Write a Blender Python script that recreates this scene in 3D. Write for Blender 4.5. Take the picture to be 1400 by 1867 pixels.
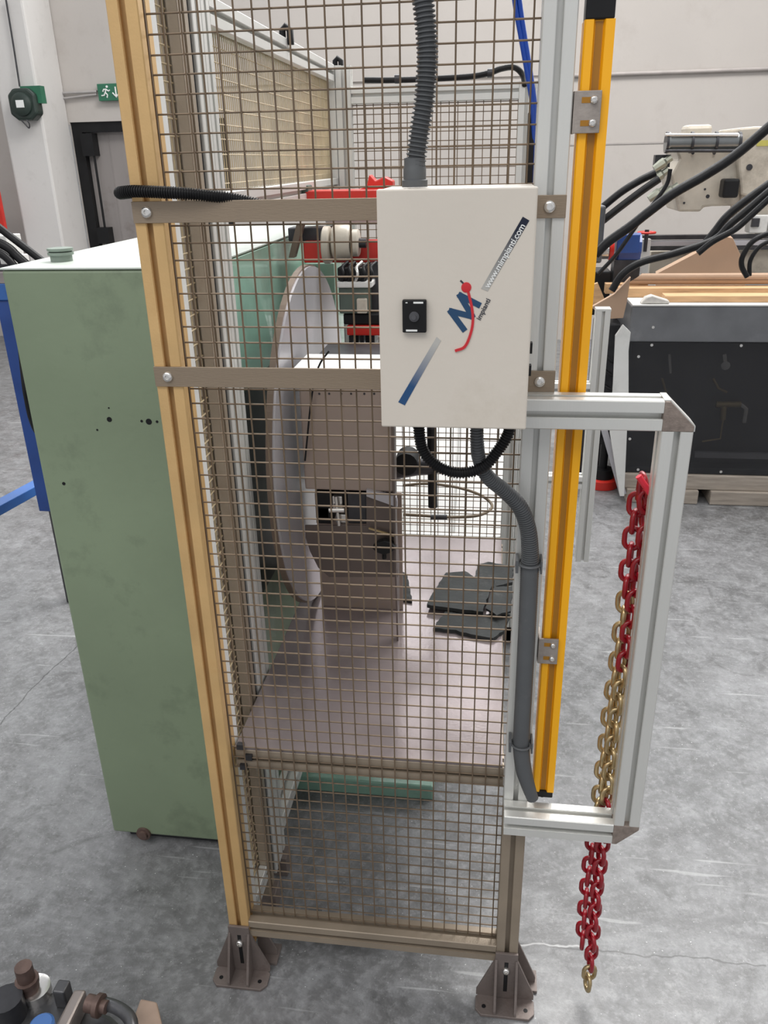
import bpy, bmesh, math, random
from mathutils import Vector, Matrix
random.seed(7)
for o in list(bpy.data.objects): bpy.data.objects.remove(o)
scene = bpy.context.scene
COL = scene.collection

# ------------------------------------------------------------------ camera, world, light, exposure
CAM = Vector((0.4877, -1.2361, 1.6694)); F = 1480.0
YAW, PITCH, ROLL = -0.139, 0.409, -0.0220
cy, sy = math.cos(YAW), math.sin(YAW)
FW = Vector((sy*math.cos(PITCH), cy*math.cos(PITCH), -math.sin(PITCH)))
R0 = Vector((cy, -sy, 0)); U0 = R0.cross(FW)
RT = R0*math.cos(ROLL)+U0*math.sin(ROLL); UP = -R0*math.sin(ROLL)+U0*math.cos(ROLL)
cam = bpy.data.cameras.new('camera'); co = bpy.data.objects.new('camera', cam); COL.objects.link(co)
cam.sensor_fit = 'VERTICAL'; cam.sensor_height = 36; cam.lens = F*36/1867; cam.clip_start = .02
M = Matrix((RT, UP, -FW)).transposed().to_4x4(); M.translation = CAM; co.matrix_world = M
scene.camera = co

world = bpy.data.worlds.new('world'); scene.world = world; world.use_nodes = True
world.node_tree.nodes['Background'].inputs[0].default_value = (.94, .96, 1.0, 1)
world.node_tree.nodes['Background'].inputs[1].default_value = .55

def area(name, loc, target, sx, sy_, power, color=(1, .98, .95)):
    l = bpy.data.lights.new(name, 'AREA'); l.shape = 'RECTANGLE'; l.size = sx; l.size_y = sy_; l.energy = power; l.color = color
    o = bpy.data.objects.new(name, l); COL.objects.link(o); o.location = loc
    o.rotation_euler = (Vector(target)-Vector(loc)).to_track_quat('-Z', 'Y').to_euler(); return o
area('roof_skylight_lamp', (1.6, 3.4, 6.2), (1.0, 1.8, 0), 5.0, 2.2, 420)
area('roof_skylight_lamp', (-1.0, -3.5, 6.0), (0, 0, .8), 6.0, 2.0, 130)
scene.view_settings.view_transform = 'Standard'; scene.view_settings.look = 'None'
scene.view_settings.exposure = 0.30; scene.view_settings.gamma = 1; scene.view_settings.use_curve_mapping = False

def at(u, v, **k):                       # point seen at pixel (u,v) on the plane x=, y= or z=
    d = RT*((u-700)/F)-UP*((v-933.5)/F)+FW
    (a, val), = k.items(); i = 'xyz'.index(a); t = (val-CAM[i])/d[i]; return CAM+d*t

# ------------------------------------------------------------------ materials
def nd(nt, t, **kw):
    n = nt.nodes.new(t)
    for k, v in kw.items(): setattr(n, k, v)
    return n
def mat(name, col, rough=.5, metal=0, var=.12, scale=8, bump=0, bscale=200, dirt=None, dscale=3, damt=.5, aniso=None, spec=.5, alpha=1, coat=0, rvar=0):
    m = bpy.data.materials.new(name); m.use_nodes = True; nt = m.node_tree; b = nt.nodes['Principled BSDF']; L = nt.links.new
    b.inputs['Roughness'].default_value = rough; b.inputs['Metallic'].default_value = metal
    b.inputs['Specular IOR Level'].default_value = spec; b.inputs['Coat Weight'].default_value = coat
    tc = nd(nt, 'ShaderNodeTexCoord'); src = tc.outputs['Object']
    if aniso:
        mp = nd(nt, 'ShaderNodeMapping'); mp.inputs['Scale'].default_value = aniso; L(src, mp.inputs[0]); src2 = mp.outputs[0]
    else: src2 = src
    no = nd(nt, 'ShaderNodeTexNoise'); no.inputs['Scale'].default_value = scale; no.inputs['Detail'].default_value = 6; L(src2, no.inputs['Vector'])
    r = nd(nt, 'ShaderNodeMapRange'); r.inputs[1].default_value = .3; r.inputs[2].default_value = .7
    r.inputs[3].default_value = 1-var; r.inputs[4].default_value = 1+var; L(no.outputs[0], r.inputs[0])
    mx = nd(nt, 'ShaderNodeVectorMath', operation='SCALE'); mx.inputs[0].default_value = col; L(r.outputs[0], mx.inputs['Scale'])
    out = mx.outputs[0]
    if dirt:
        n2 = nd(nt, 'ShaderNodeTexNoise'); n2.inputs['Scale'].default_value = dscale; n2.inputs['Detail'].default_value = 8; n2.inputs['Roughness'].default_value = .7; L(src, n2.inputs['Vector'])
        r2 = nd(nt, 'ShaderNodeMapRange'); r2.inputs[1].default_value = .55; r2.inputs[2].default_value = .72; r2.inputs[3].default_value = 0; r2.inputs[4].default_value = damt; L(n2.outputs[0], r2.inputs[0])
        mm = nd(nt, 'ShaderNodeMix', data_type='RGBA'); L(r2.outputs[0], mm.inputs[0]); L(out, mm.inputs[6]); mm.inputs[7].default_value = (*dirt, 1); out = mm.outputs[2]
    L(out, b.inputs['Base Color'])
    if rvar:
        r3 = nd(nt, 'ShaderNodeMapRange'); r3.inputs[1].default_value = .3; r3.inputs[2].default_value = .7; r3.inputs[3].default_value = rough-rvar; r3.inputs[4].default_value = rough+rvar
        L(no.outputs[0], r3.inputs[0]); L(r3.outputs[0], b.inputs['Roughness'])
    if bump:
        n3 = nd(nt, 'ShaderNodeTexNoise'); n3.inputs['Scale'].default_value = bscale; n3.inputs['Detail'].default_value = 4; L(src2, n3.inputs['Vector'])
        bp = nd(nt, 'ShaderNodeBump'); bp.inputs['Strength'].default_value = bump; bp.inputs['Distance'].default_value = .002; L(n3.outputs[0], bp.inputs['Height']); L(bp.outputs[0], b.inputs['Normal'])
    if alpha < 1:
        b.inputs['Alpha'].default_value = alpha
    return m
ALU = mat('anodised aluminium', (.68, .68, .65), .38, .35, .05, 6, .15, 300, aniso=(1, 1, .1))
ALUT = mat('aluminium with painted warm reflection', (.66, .43, .19), .42, .25, .10, 10, .15, 300, dirt=(.62, .33, .12), dscale=9, damt=.35)  # tan of a warm reflection put into the base colour
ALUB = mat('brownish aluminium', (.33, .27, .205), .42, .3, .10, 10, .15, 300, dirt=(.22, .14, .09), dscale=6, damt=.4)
STRAP = mat('brown grey steel strap', (.30, .235, .17), .42, .45, .10, 5, .2, 400, aniso=(.3, 1, 2), dirt=(.20, .16, .14), dscale=4, damt=.4)
FOOT = mat('grey brown cast foot', (.20, .165, .15), .55, .3, .12, 20, .4, 150, dirt=(.10, .06, .05), dscale=15)
PLATEM = mat('zinc plate', (.36, .32, .29), .5, .5, .15, 60, .2, 300)
WIRET = mat('lit tan coated wire', (.50, .40, .25), .5, .1, .2, 14)  # lighter copy of the mesh wire, its light put into the colour
WIRE = mat('galvanised wire', (.185, .135, .09), .45, .35, .25, 14)
CHROME = mat('bright steel', (.75, .73, .70), .22, .9, .05)
DARKST = mat('dark steel', (.05, .05, .055), .4, .5, .3, 20)
BLACK = mat('black plastic', (.011, .011, .012), .45, 0, .2, spec=.25)
HOSEB = mat('black hose rubber', (.013, .013, .014), .42, 0, .3, 30, spec=.22)
HOSEG = mat('grey corrugated conduit', (.095, .10, .105), .45, 0, .1, 12, dirt=(.18, .18, .18), dscale=10)
BOXW = mat('pale grey enamel', (.70, .64, .56), .42, 0, .03, 5, .12, 120, dirt=(.48, .41, .31), dscale=4, damt=.35)
YEL = mat('yellow enamel', (1.0, .47, .006), .35, 0, .04, 5, dirt=(.8, .33, .01), dscale=6, damt=.3)
YELD = mat('darker yellow groove', (.36, .16, .006), .4, 0, .05, 5)
RED = mat('red paint', (.62, .03, .02), .35, 0, .12, 8)
REDC = mat('red chain coating', (.27, .006, .014), .32, 0, .2, 40, coat=.15)
GOLD = mat('brass plated link', (.46, .35, .19), .3, .75, .25, 60, dirt=(.16, .10, .06), dscale=30)
GREEN = mat('sage green machine paint', (.225, .285, .185), .40, 0, .10, 2.2, .25, 60, dirt=(.15, .19, .125), dscale=6, damt=.75, coat=.15)
GREEN2 = mat('mint green machine paint', (.25, .42, .33), .35, 0, .08, 3, .2, 60, dirt=(.12, .2, .16), dscale=4, damt=.6, coat=.2)
GREENT = mat('pale machine top paint', (.60, .66, .60), .4, 0, .05, 10, aniso=(1, 8, 1), dirt=(.4, .45, .4), dscale=8, damt=.3)  # paler colour for the cabinet's top plate
TABLE = mat('worn mauve grey table plate', (.31, .265, .265), .17, .5, .10, 7, .1, 150, dirt=(.42, .36, .33), dscale=12, damt=.4, rvar=.04)
GREYP = mat('grey steel sheet', (.48, .47, .50), .36, .5, .08, 5, .1, 100)
BROWNP = mat('brown grey steel sheet', (.36, .29, .25), .4, .35, .08, 5, .1, 100, dirt=(.50, .34, .12), dscale=4, damt=.5)
DBROWN = mat('dark brown steel sheet', (.125, .10, .09), .4, .35, .12, 5, .1, 100)
BROWNR = mat('brown rim', (.17, .125, .095), .5, .2, .15, 9)
RUBBER = mat('dark rubber matting', (.030, .033, .033), .7, 0, .3, 14, .6, 90, dirt=(.10, .10, .10), dscale=18, damt=.5, spec=.25)
CREAM = mat('cream cast housing', (.56, .51, .43), .42, 0, .12, 8, .3, 60, dirt=(.25, .21, .17), dscale=6, damt=.6)
WHITE = mat('white paint', (.70, .70, .68), .45, 0, .06, 6, dirt=(.4, .4, .38), dscale=7, damt=.4)
DKGREEN = mat('dark grey green casting', (.10, .13, .11), .5, .1, .2, 12)
BLUE = mat('blue machine paint', (.015, .06, .26), .35, 0, .15, 6, coat=.2, dirt=(.01, .03, .12), dscale=5)
BLUEL = mat('blue frame paint', (.035, .13, .40), .4, 0, .12, 6, dirt=(.01, .05, .2), dscale=5)
BLUET = mat('blue air hose', (.01, .07, .45), .3, 0, .1)
WOOD = mat('raw pine', (.58, .36, .19), .6, 0, .18, 12, .3, 90, aniso=(.6, 6, 6), dirt=(.35, .2, .1), dscale=5)
WOODG = mat('greyed wood', (.37, .32, .27), .7, 0, .2, 12, .3, 90, aniso=(.6, 6, 6))
CARD = mat('brown cardboard', (.40, .27, .185), .75, 0, .06, 4, .15, 60)
DKGREY = mat('dark grey sheet metal', (.085, .088, .095), .33, .2, .15, 3, .1, 100, dirt=(.2, .2, .2), dscale=4, damt=.35, coat=.2)
MIDGREY = mat('scratched grey lid', (.16, .165, .175), .36, .3, .18, 6, .15, 80, dirt=(.32, .32, .33), dscale=5, damt=.35)
TINT = mat('tinted acrylic', (.03, .03, .033), .16, 0, .1, 3, alpha=.48)
BRASS = mat('brass fitting', (.50, .38, .2), .35, .7, .1)
RUST = mat('rusted bolt', (.15, .10, .085), .5, .5, .3, 25, .5, 90)
OILY = mat('oily cast iron', (.10, .10, .105), .33, .55, .25, 15, .5, 70)
SIGNG = mat('sign green', (.03, .16, .09), .4); SIGNW = mat('sign white', (.85, .86, .84), .5, 0, .01)
REELM = mat('reel green black', (.025, .04, .033), .4, 0, .2, 12)
NAVY = mat('logo navy', (.012, .06, .145), .4, 0, .03); LOGR = mat('logo red', (.62, .02, .03), .35, 0, .03); INK = mat('ink', (.03, .035, .05), .5, 0, .02)
DOORM = mat('grey brown door paint', (.275, .25, .24), .5, 0, .06, 3, .1, 60, dirt=(.16, .13, .12), dscale=5, damt=.5, aniso=(4, 4, .5))
RAG = mat('off white rag', (.52, .50, .47), .9, 0, .15, 30)
WINDOW = bpy.data.materials.new('daylit pane'); WINDOW.use_nodes = True
_e = WINDOW.node_tree.nodes.new('ShaderNodeEmission'); _e.inputs[0].default_value = (.96, .98, 1, 1); _e.inputs[1].default_value = 3.6
WINDOW.node_tree.links.new(_e.outputs[0], WINDOW.node_tree.nodes['Material Output'].inputs[0])

def wall_mat():
    m = mat('painted concrete wall', (.52, .485, .455), .75, 0, .035, 1.2, .3, 40, dirt=(.41, .37, .34), dscale=3.5, damt=.35); return m
WALL = wall_mat(); WALLP = mat('white painted pillar', (.68, .66, .64), .7, 0, .03, 2, .3, 40, dirt=(.45, .42, .4), dscale=6, damt=.3)
def floor_mat():
    m = bpy.data.materials.new('worn concrete floor'); m.use_nodes = True; nt = m.node_tree; b = nt.nodes['Principled BSDF']; L = nt.links.new
    tc = nd(nt, 'ShaderNodeTexCoord')
    def noise(s, d=8, r=.65, dist=0):
        n = nd(nt, 'ShaderNodeTexNoise'); n.inputs['Scale'].default_value = s; n.inputs['Detail'].default_value = d; n.inputs['Roughness'].default_value = r; n.inputs['Distortion'].default_value = dist
        L(tc.outputs['Object'], n.inputs['Vector']); return n.outputs[0]
    def rng(i, a, b_, c, d):
        r = nd(nt, 'ShaderNodeMapRange'); L(i, r.inputs[0])
        for k, x in enumerate((a, b_, c, d)): r.inputs[k+1].default_value = x
        return r.outputs[0]
    def mix(f, a, c, mode='MIX'):
        x = nd(nt, 'ShaderNodeMix', data_type='RGBA', blend_type=mode); L(f, x.inputs[0]); 
        if isinstance(a, tuple): x.inputs[6].default_value = (*a, 1)
        else: L(a, x.inputs[6])
        if isinstance(c, tuple): x.inputs[7].default_value = (*c, 1)
        else: L(c, x.inputs[7])
        return x.outputs[2]
    base = mix(rng(noise(1.3), .35, .65, 0, 1), (.112, .113, .114), (.20, .20, .205))
    base = mix(rng(noise(11, 10, .75), .42, .68, 0, .75), base, (.32, .325, .335))
    base = mix(rng(noise(5, 8, .7, 1.5), .52, .66, 0, .75), base, (.10, .10, .10))
    base = mix(rng(noise(160, 2, .5), .71, .76, 0, .9), base, (.75, .76, .76))
    base = mix(rng(noise(120, 2, .5), .74, .79, 0, .9), base, (.05, .05, .05))
    base = mix(rng(noise(45, 6, .8), .50, .66, 0, .55), base, (.36, .365, .37))
    base = mix(rng(noise(38, 6, .8, .6), .53, .68, 0, .5), base, (.085, .085, .085))
    # scratches: thin ridges of stretched noise
    for k, (ang, sx, sy2) in enumerate(((.5, 3, 40), (-.9, 2.2, 36), (1.35, 3, 45))):
        mp = nd(nt, 'ShaderNodeMapping'); mp.inputs['Rotation'].default_value = (0, 0, ang); mp.inputs['Scale'].default_value = (sx, sy2, 1); L(tc.outputs['Object'], mp.inputs[0])
        n = nd(nt, 'ShaderNodeTexNoise'); n.inputs['Scale'].default_value = 1; n.inputs['Detail'].default_value = 2; L(mp.outputs[0], n.inputs['Vector'])
        base = mix(rng(n.outputs[0], .70, .74, 0, .4), base, (.5, .51, .51))
    # joints and cracks (x0,y0,x1,y1,width,colour)
    sep = nd(nt, 'ShaderNodeSeparateXYZ'); L(tc.outputs['Object'], sep.inputs[0])
    wob = rng(noise(6, 4), .3, .7, -.012, .012)
    def ma(op, a, c):
        q = nd(nt, 'ShaderNodeMath', operation=op)
        for k, x in enumerate((a, c)):
            if isinstance(x, (int, float)): q.inputs[k].default_value = x
            else: L(x, q.inputs[k])
        return q.outputs[0]
    for (u0, v0, u1, v1, w, colr) in ((0, 1318, 155, 1160, .0035, (.03, .03, .03)), (935, 1718, 1395, 1757, .003, (.08, .08, .08)), (940, 1722, 1060, 1722, .004, (.5, .5, .5))):
        a = at(u0, v0, z=0); c = at(u1, v1, z=0); d = (c-a).normalized(); nx, ny = -d.y, d.x
        dd = ma('ADD', ma('ADD', ma('MULTIPLY', sep.outputs[0], nx), ma('MULTIPLY', sep.outputs[1], ny)), -(a.x*nx+a.y*ny))
        dd = ma('ABSOLUTE', ma('ADD', dd, wob), 0)
        al = ma('ADD', ma('ADD', ma('MULTIPLY', sep.outputs[0], d.x), ma('MULTIPLY', sep.outputs[1], d.y)), -(a.x*d.x+a.y*d.y))
        ins = ma('MULTIPLY', ma('GREATER_THAN', al, -.4 if u0 == 0 else 0), ma('LESS_THAN', al, (c-a).length))
        base = mix(ma('MULTIPLY', rng(dd, w*.3, w, .8, 0), ins), base, colr)
    L(base, b.inputs['Base Color']); L(rng(noise(7, 8, .7), .35, .65, .26, .50), b.inputs['Roughness']); b.inputs['Specular IOR Level'].default_value = .5
    bp = nd(nt, 'ShaderNodeBump'); bp.inputs['Strength'].default_value = .35; bp.inputs['Distance'].default_value = .003; L(noise(30, 8, .7), bp.inputs['Height']); L(bp.outputs[0], b.inputs['Normal'])
    return m
FLOOR = floor_mat()
def grad_mat(name, c0, c1, p0, p1):
    m = bpy.data.materials.new(name); m.use_nodes = True; nt = m.node_tree; b = nt.nodes['Principled BSDF']; L = nt.links.new; b.inputs['Roughness'].default_value = .4
    tc = nd(nt, 'ShaderNodeTexCoord'); d = Vector(p1)-Vector(p0); q = nd(nt, 'ShaderNodeVectorMath', operation='DOT_PRODUCT'); q.inputs[1].default_value = d/d.length_squared
    s = nd(nt, 'ShaderNodeVectorMath', operation='SUBTRACT'); s.inputs[1].default_value = p0; L(tc.outputs['Object'], s.inputs[0]); L(s.outputs[0], q.inputs[0])
    r = nd(nt, 'ShaderNodeMix', data_type='RGBA'); r.inputs[6].default_value = (*c0, 1); r.inputs[7].default_value = (*c1, 1); L(q.outputs['Value'], r.inputs[0]); L(r.outputs[2], b.inputs['Base Color']); return m

# ------------------------------------------------------------------ mesh helpers
class MB:
    def __init__(s): s.v = []; s.f = []
    def add(s, vs, fs):
        n = len(s.v); s.v += [Vector(a) for a in vs]; s.f += [tuple(i+n for i in f) for f in fs]; return s
    def hull8(s, p):            # 8 corners: bottom ring 0-3, top ring 4-7
        return s.add(p, [(3, 2, 1, 0), (4, 5, 6, 7), (0, 1, 5, 4), (1, 2, 6, 5), (2, 3, 7, 6), (3, 0, 4, 7)])
    def box(s, a, b):
        x0, y0, z0 = a; x1, y1, z1 = b
        return s.hull8([(x0, y0, z0), (x1, y0, z0), (x1, y1, z0), (x0, y1, z0), (x0, y0, z1), (x1, y0, z1), (x1, y1, z1), (x0, y1, z1)])
    def prism(s, prof, p0, p1, up=(0, 0, 1)):
        p0, p1 = Vector(p0), Vector(p1); d = (p1-p0).normalized(); up = Vector(up); x = up.cross(d).normalized(); y = d.cross(x)
        n = len(prof); vs = [p0+x*a+y*b for a, b in prof]+[p1+x*a+y*b for a, b in prof]
        return s.add(vs, [tuple(range(n))[::-1], tuple(range(n, 2*n))]+[(i, (i+1) % n, (i+1) % n+n, i+n) for i in range(n)])
    def slab(s, pts, off):      # polygon pts extruded by vector off
        n = len(pts); off = Vector(off); vs = [Vector(p) for p in pts]+[Vector(p)+off for p in pts]
        return s.add(vs, [tuple(range(n))[::-1], tuple(range(n, 2*n))]+[(i, (i+1) % n, (i+1) % n+n, i+n) for i in range(n)])
    def tube(s, pts, r, n=10, closed=False, cap=True):
        pts = [Vector(p) for p in pts]; m = len(pts); rs = r if isinstance(r, (list, tuple)) else [r]*m
        nrm = None; rings = []
        for i, p in enumerate(pts):
            a = pts[(i-1) % m] if (closed or i) else p; c = pts[(i+1) % m] if (closed or i < m-1) else p
            t = (c-a).normalized()
            if nrm is None:
                nrm = t.orthogonal().normalized()
            nrm = (nrm-t*nrm.dot(t)).normalized(); b = t.cross(nrm)
            rings.append([p+(nrm*math.cos(2*math.pi*k/n)+b*math.sin(2*math.pi*k/n))*rs[i] for k in range(n)])
        vs = [q for g in rings for q in g]; fs = []
        for i in range(m if closed else m-1):
            j = (i+1) % m
            for k in range(n): fs.append((i*n+k, i*n+(k+1) % n, j*n+(k+1) % n, j*n+k))
        if cap and not closed: fs += [tuple(range(n))[::-1], tuple((m-1)*n+k for k in range(n))]
        return s.add(vs, fs)
    def lathe(s, p0, ax, prof, n=24):   # prof list of (dist along axis, radius)
        p0 = Vector(p0); ax = Vector(ax).normalized()
        pts = [p0+ax*a for a, _ in prof]; x = ax.orthogonal().normalized(); y = ax.cross(x); vs = []; fs = []
        for (a, r) in prof: vs += [p0+ax*a+(x*math.cos(2*math.pi*k/n)+y*math.sin(2*math.pi*k/n))*r for k in range(n)]
        for i in range(len(prof)-1):
            for k in range(n): fs.append((i*n+k, i*n+(k+1) % n, (i+1)*n+(k+1) % n, (i+1)*n+k))
        fs += [tuple(range(n))[::-1], tuple((len(prof)-1)*n+k for k in range(n))]
        return s.add(vs, fs)
    def build(s, name, material, parent=None, smooth=None, bevel=0, label=None, kind=None, local=False):
        me = bpy.data.meshes.new(name); off = Vector((0, 0, 0))
        if parent is not None and not local: off = wl(parent)
        me.from_pydata([tuple(v-off) for v in s.v], [], s.f); me.validate(); 
        bm = bmesh.new(); bm.from_mesh(me); bmesh.ops.recalc_face_normals(bm, faces=bm.faces); bm.to_mesh(me); bm.free()
        me.materials.append(material)
        if smooth: 
            me.shade_smooth(); me.set_sharp_from_angle(angle=math.radians(smooth))
        o = bpy.data.objects.new(name, me); COL.objects.link(o)
        if parent is not None: o.parent = parent
        if bevel:
            b = o.modifiers.new('bevel', 'BEVEL'); b.width = bevel; b.segments = 2; b.limit_method = 'ANGLE'; b.angle_limit = math.radians(40)
        if label: o['label'] = label
        if kind: o['kind'] = kind
        return o
def wl(o):
    p = Vector(o.location)
    while o.parent: o = o.parent; p += o.location
    return p
def thing(name, label, cat, loc=(0, 0, 0), group=None):
    o = bpy.data.objects.new(name, None); COL.objects.link(o); o.location = loc; o['label'] = label; o['category'] = cat
    if group: o['group'] = group
    o.empty_display_size = .05
    return o
def tag(o, label, cat, group=None):
    o['label'] = label; o['category'] = cat
    if group: o['group'] = group
    return o
def struct(name, mb, m, **k):
    o = mb.build(name, m, **k); o['kind'] = 'structure'; return o
def copy_tree(o, parent=None):
    c = o.copy(); COL.objects.link(c); c.parent = parent
    for ch in list(o.children): copy_tree(ch, c)
    return c
def spline(pts, n=8):                 # Catmull-Rom
    P = [Vector(p) for p in pts]; P = [P[0]*2-P[1]]+P+[P[-1]*2-P[-2]]; out = []
    for i in range(1, len(P)-2):
        for k in range(n):
            t = k/n; a, b, c, d = P[i-1:i+3]
            out.append(.5*((2*b)+(c-a)*t+(2*a-5*b+4*c-d)*t*t+(3*b-a-3*c+d)*t**3))
    return out+[P[-2]]
def resample(pts, step):
    out = [pts[0]]; acc = 0
    for a, b in zip(pts, pts[1:]):
        L = (b-a).length
        if L < 1e-9: continue
        t = step-acc
        while t <= L: out.append(a.lerp(b, t/L)); t += step
        acc = (acc+L) % step
    return out
def corr(mb, pts, r, pitch=.0045, amp=.0016, n=14, taper=None):      # corrugated hose
    q = resample(spline(pts, 12), pitch/4); N = len(q)
    rs = [(r if taper is None else r+(taper-r)*i/N)+amp*(1 if i % 4 in (0, 1) else -1) for i in range(N)]
    return mb.tube(q, rs, n)
def pxbox(mb, u0, v0, u1, v1, y, depth):    # block whose front face spans the pixel rectangle on the plane y
    a = at(u0, (v0+v1)/2, y=y).x; b = at(u1, (v0+v1)/2, y=y).x; zt = at((u0+u1)/2, v0, y=y).z; zb = at((u0+u1)/2, v1, y=y).z
    return mb.box((a, y, zb), (b, y+depth, zt))
def profile(w=.045, s=.009, d=.013):         # T-slot extrusion outline, square
    h = w/2; c = .0015; e = s/2; q = []
    side = [(-h+c, -h), (-e-.001, -h), (-e-.001, -h+.0012), (-e, -h+.0012), (-e, -h+.0045), (-e-.004, -h+.0045), (-e-.002, -h+d), (e+.002, -h+d), (e+.004, -h+.0045), (e, -h+.0045), (e, -h+.0012), (e+.001, -h+.0012), (e+.001, -h), (h-c, -h)]
    for k in range(4):
        ca, sa = (1, 0, -1, 0)[k], (0, 1, 0, -1)[k]
        q += [(x*ca-y*sa, x*sa+y*ca) for x, y in side]
    return q
PROF = profile()
def ext(name, p0, p1, m, parent, up=None, label=None, scale=(1, 1)):
    mb = MB(); d = Vector(p1)-Vector(p0)
    if up is None: up = (0, 1, 0) if abs(d.z) > abs(d.x)+abs(d.y) else (0, 0, 1)
    mb.prism([(a*scale[0], b*scale[1]) for a, b in PROF], p0, p1, up); return mb.build(name, m, parent, label=label)
def mesh_panel(name, axis, c, a0, a1, z0, z1, m, parent, pa=.025, a_start=None, z_start=None, r=.00145, dir2=1):
    # welded mesh in the plane axis=c; uprights along z at pitch, cross wires behind them
    mb = MB(); hexp = [(r*math.cos(k*math.pi/3), r*math.sin(k*math.pi/3)) for k in range(6)]
    def P(a, z, o): return (a, c+o, z) if axis == 'y' else (c+o, a, z)
    a = a_start if a_start is not None else a0
    while a <= a1+1e-6:
        j = random.uniform(-.0006, .0006); k = random.uniform(-.0006, .0006)
        mb.prism(hexp, P(a+j, z0, 0), P(a+k, z1, 0), (1, 0, 0) if axis == 'y' else (0, 1, 0)); a += pa
    z = z_start if z_start is not None else z0
    while z <= z1+1e-6:
        j = random.uniform(-.0006, .0006); k = random.uniform(-.0006, .0006)
        mb.prism(hexp, P(a0, z+j, dir2*2*r), P(a1, z+k, dir2*2*r)); z += .025
    return mb.build(name, m, parent, smooth=50, kind='stuff')
def screw(mb, c, ax, r, h):
    c = Vector(c); ax = Vector(ax).normalized()
    mb.lathe(c, ax, [(0, r), (h*.4, r), (h*.8, r*.85), (h, r*.55), (h, r*.42), (h*.4, r*.40)], 16)
def text_obj(s, name, m, parent, origin, xdir, ndir, size, ext_=.0002, spacing=1.0, bold=0):
    cu = bpy.data.curves.new(name, 'FONT'); cu.body = s; cu.size = size; cu.extrude = ext_; cu.space_character = spacing; cu.offset = bold; cu.align_x = 'LEFT'; cu.align_y = 'CENTER'
    t = bpy.data.objects.new(name, cu); COL.objects.link(t); bpy.context.view_layer.update()
    me = bpy.data.meshes.new_from_object(t.evaluated_get(bpy.context.evaluated_depsgraph_get())); bpy.data.objects.remove(t)
    me.materials.clear(); me.materials.append(m)
    o = bpy.data.objects.new(name, me); COL.objects.link(o); o.parent = parent
    x = Vector(xdir).normalized(); n = Vector(ndir).normalized(); y = n.cross(x)
    mt = Matrix((x, y, n)).transposed().to_4x4(); mt.translation = Vector(origin)-wl(parent); o.matrix_local = mt; return o

# ================================================================== THE SETTING
struct('floor', MB().box((-9, -5, -.1), (9, 7, 0)), FLOOR)
DX0, DX1, DZ = at(128, 230, y=7).x, at(128, 230, y=7).x+1.55, at(170, 222, y=7).z
WY = 7.0
wb = MB(); wb.box((-9, WY, 0), (DX0, WY+.25, DZ)); wb.box((DX1, WY, 0), (9, WY+.25, DZ))
zs = at(1250, 131, y=7).z
wb.box((-9, WY, DZ), (9, WY+.25, zs-.012)); wb.box((-9, WY+.02, zs-.012), (9, WY+.25, zs+.012)); wb.box((-9, WY, zs+.012), (9, WY+.25, 3.55)); wb.box((-9, WY, 6.1), (9, WY+.25, 6.6))
struct('wall_back', wb, WALL)
z2 = at(1250, 259, y=7).z
struct('trim_1', MB().box((-.2, WY-.006, z2-.006), (9, WY-.001, z2+.006)), mat('wall seam', (.42, .39, .37), .7))
struct('trim_2', MB().tube([(at(1010, 131, y=7).x, WY-.022, zs), (9, WY-.022, zs)], .016, 10), mat('painted conduit', (.45, .41, .39), .5), smooth=50)
for i in range(6):
    x0 = -8.8+i*2.95
    w = struct('window_%d' % (i+1), MB().box((x0, WY+.1, 3.58), (x0+2.8, WY+.12, 6.07)), WINDOW)
    fr = MB()
    for a, b in (((x0, WY+.0, 3.55), (x0+.05, WY+.1, 6.1)), ((x0+2.75, WY, 3.55), (x0+2.8, WY+.1, 6.1)), ((x0+.05, WY, 3.55), (x0+2.75, WY+.1, 3.6)), ((x0+.05, WY, 6.05), (x0+2.75, WY+.1, 6.1)), ((x0+1.38, WY+.02, 3.6), (x0+1.42, WY+.1, 6.05))): fr.box(a, b)
    fr.build('window_frame', WHITE, w)
struct('wall_left', MB().box((-9.2, -5, 0), (-9, 7, 6.4)), WALL)
struct('wall_right', MB().box((9, -5, 0), (9.2, 7, 6.4)), WALL)
# pillar against the back wall, left
PY = 6.5
pa, pb_ = at(26, 330, y=PY).x, at(96, 330, y=PY).x
struct('trim_3', MB().box((pa, PY, 0), (pb_, WY, 6.2)), WALLP, bevel=.02)
# door
d = MB(); d.box((DX0, WY+.02, .0), (DX0+.1, WY+.2, DZ)); d.box((DX1-.06, WY+.02, 0), (DX1, WY+.2, DZ)); d.box((DX0+.1, WY+.02, DZ-.09), (DX1-.06, WY+.2, DZ))
dr = struct('door_1', d, BLACK)
dw = (DX1-DX0-.16)/2
for k in range(2):
    lf = MB(); x = DX0+.1+k*dw; lf.box((x+.003, WY+.09, .01), (x+dw-.003, WY+.14, DZ-.092)); 
    for xx in (x+dw*.33, x+dw*.66): lf.box((xx, WY+.086, .02), (xx+.008, WY+.09, DZ-.1))
    lf.build('door_leaf', DOORM, dr)
hb = MB(); hb.tube([(DX0+.20, WY-.0, DZ-.17), (DX0+.20, WY-.0, .9)], .012, 8); hb.box((DX0+.10, WY-.03, DZ-.30), (DX0+.22, WY+.09, DZ-.10)); hb.box((DX0+.12, WY-.03, .95), (DX0+.24, WY+.09, 1.10))
hb.build('door_closer_rod', BLACK, dr, smooth=50)
MB().box((DX0-.115, WY-.012, 0), (DX0-.002, WY-.001, DZ-.02)).build('door_jamb', mat('grey jamb', (.38, .38, .39), .6, 0, .2, 5), dr)['kind'] = 'structure'
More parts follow.
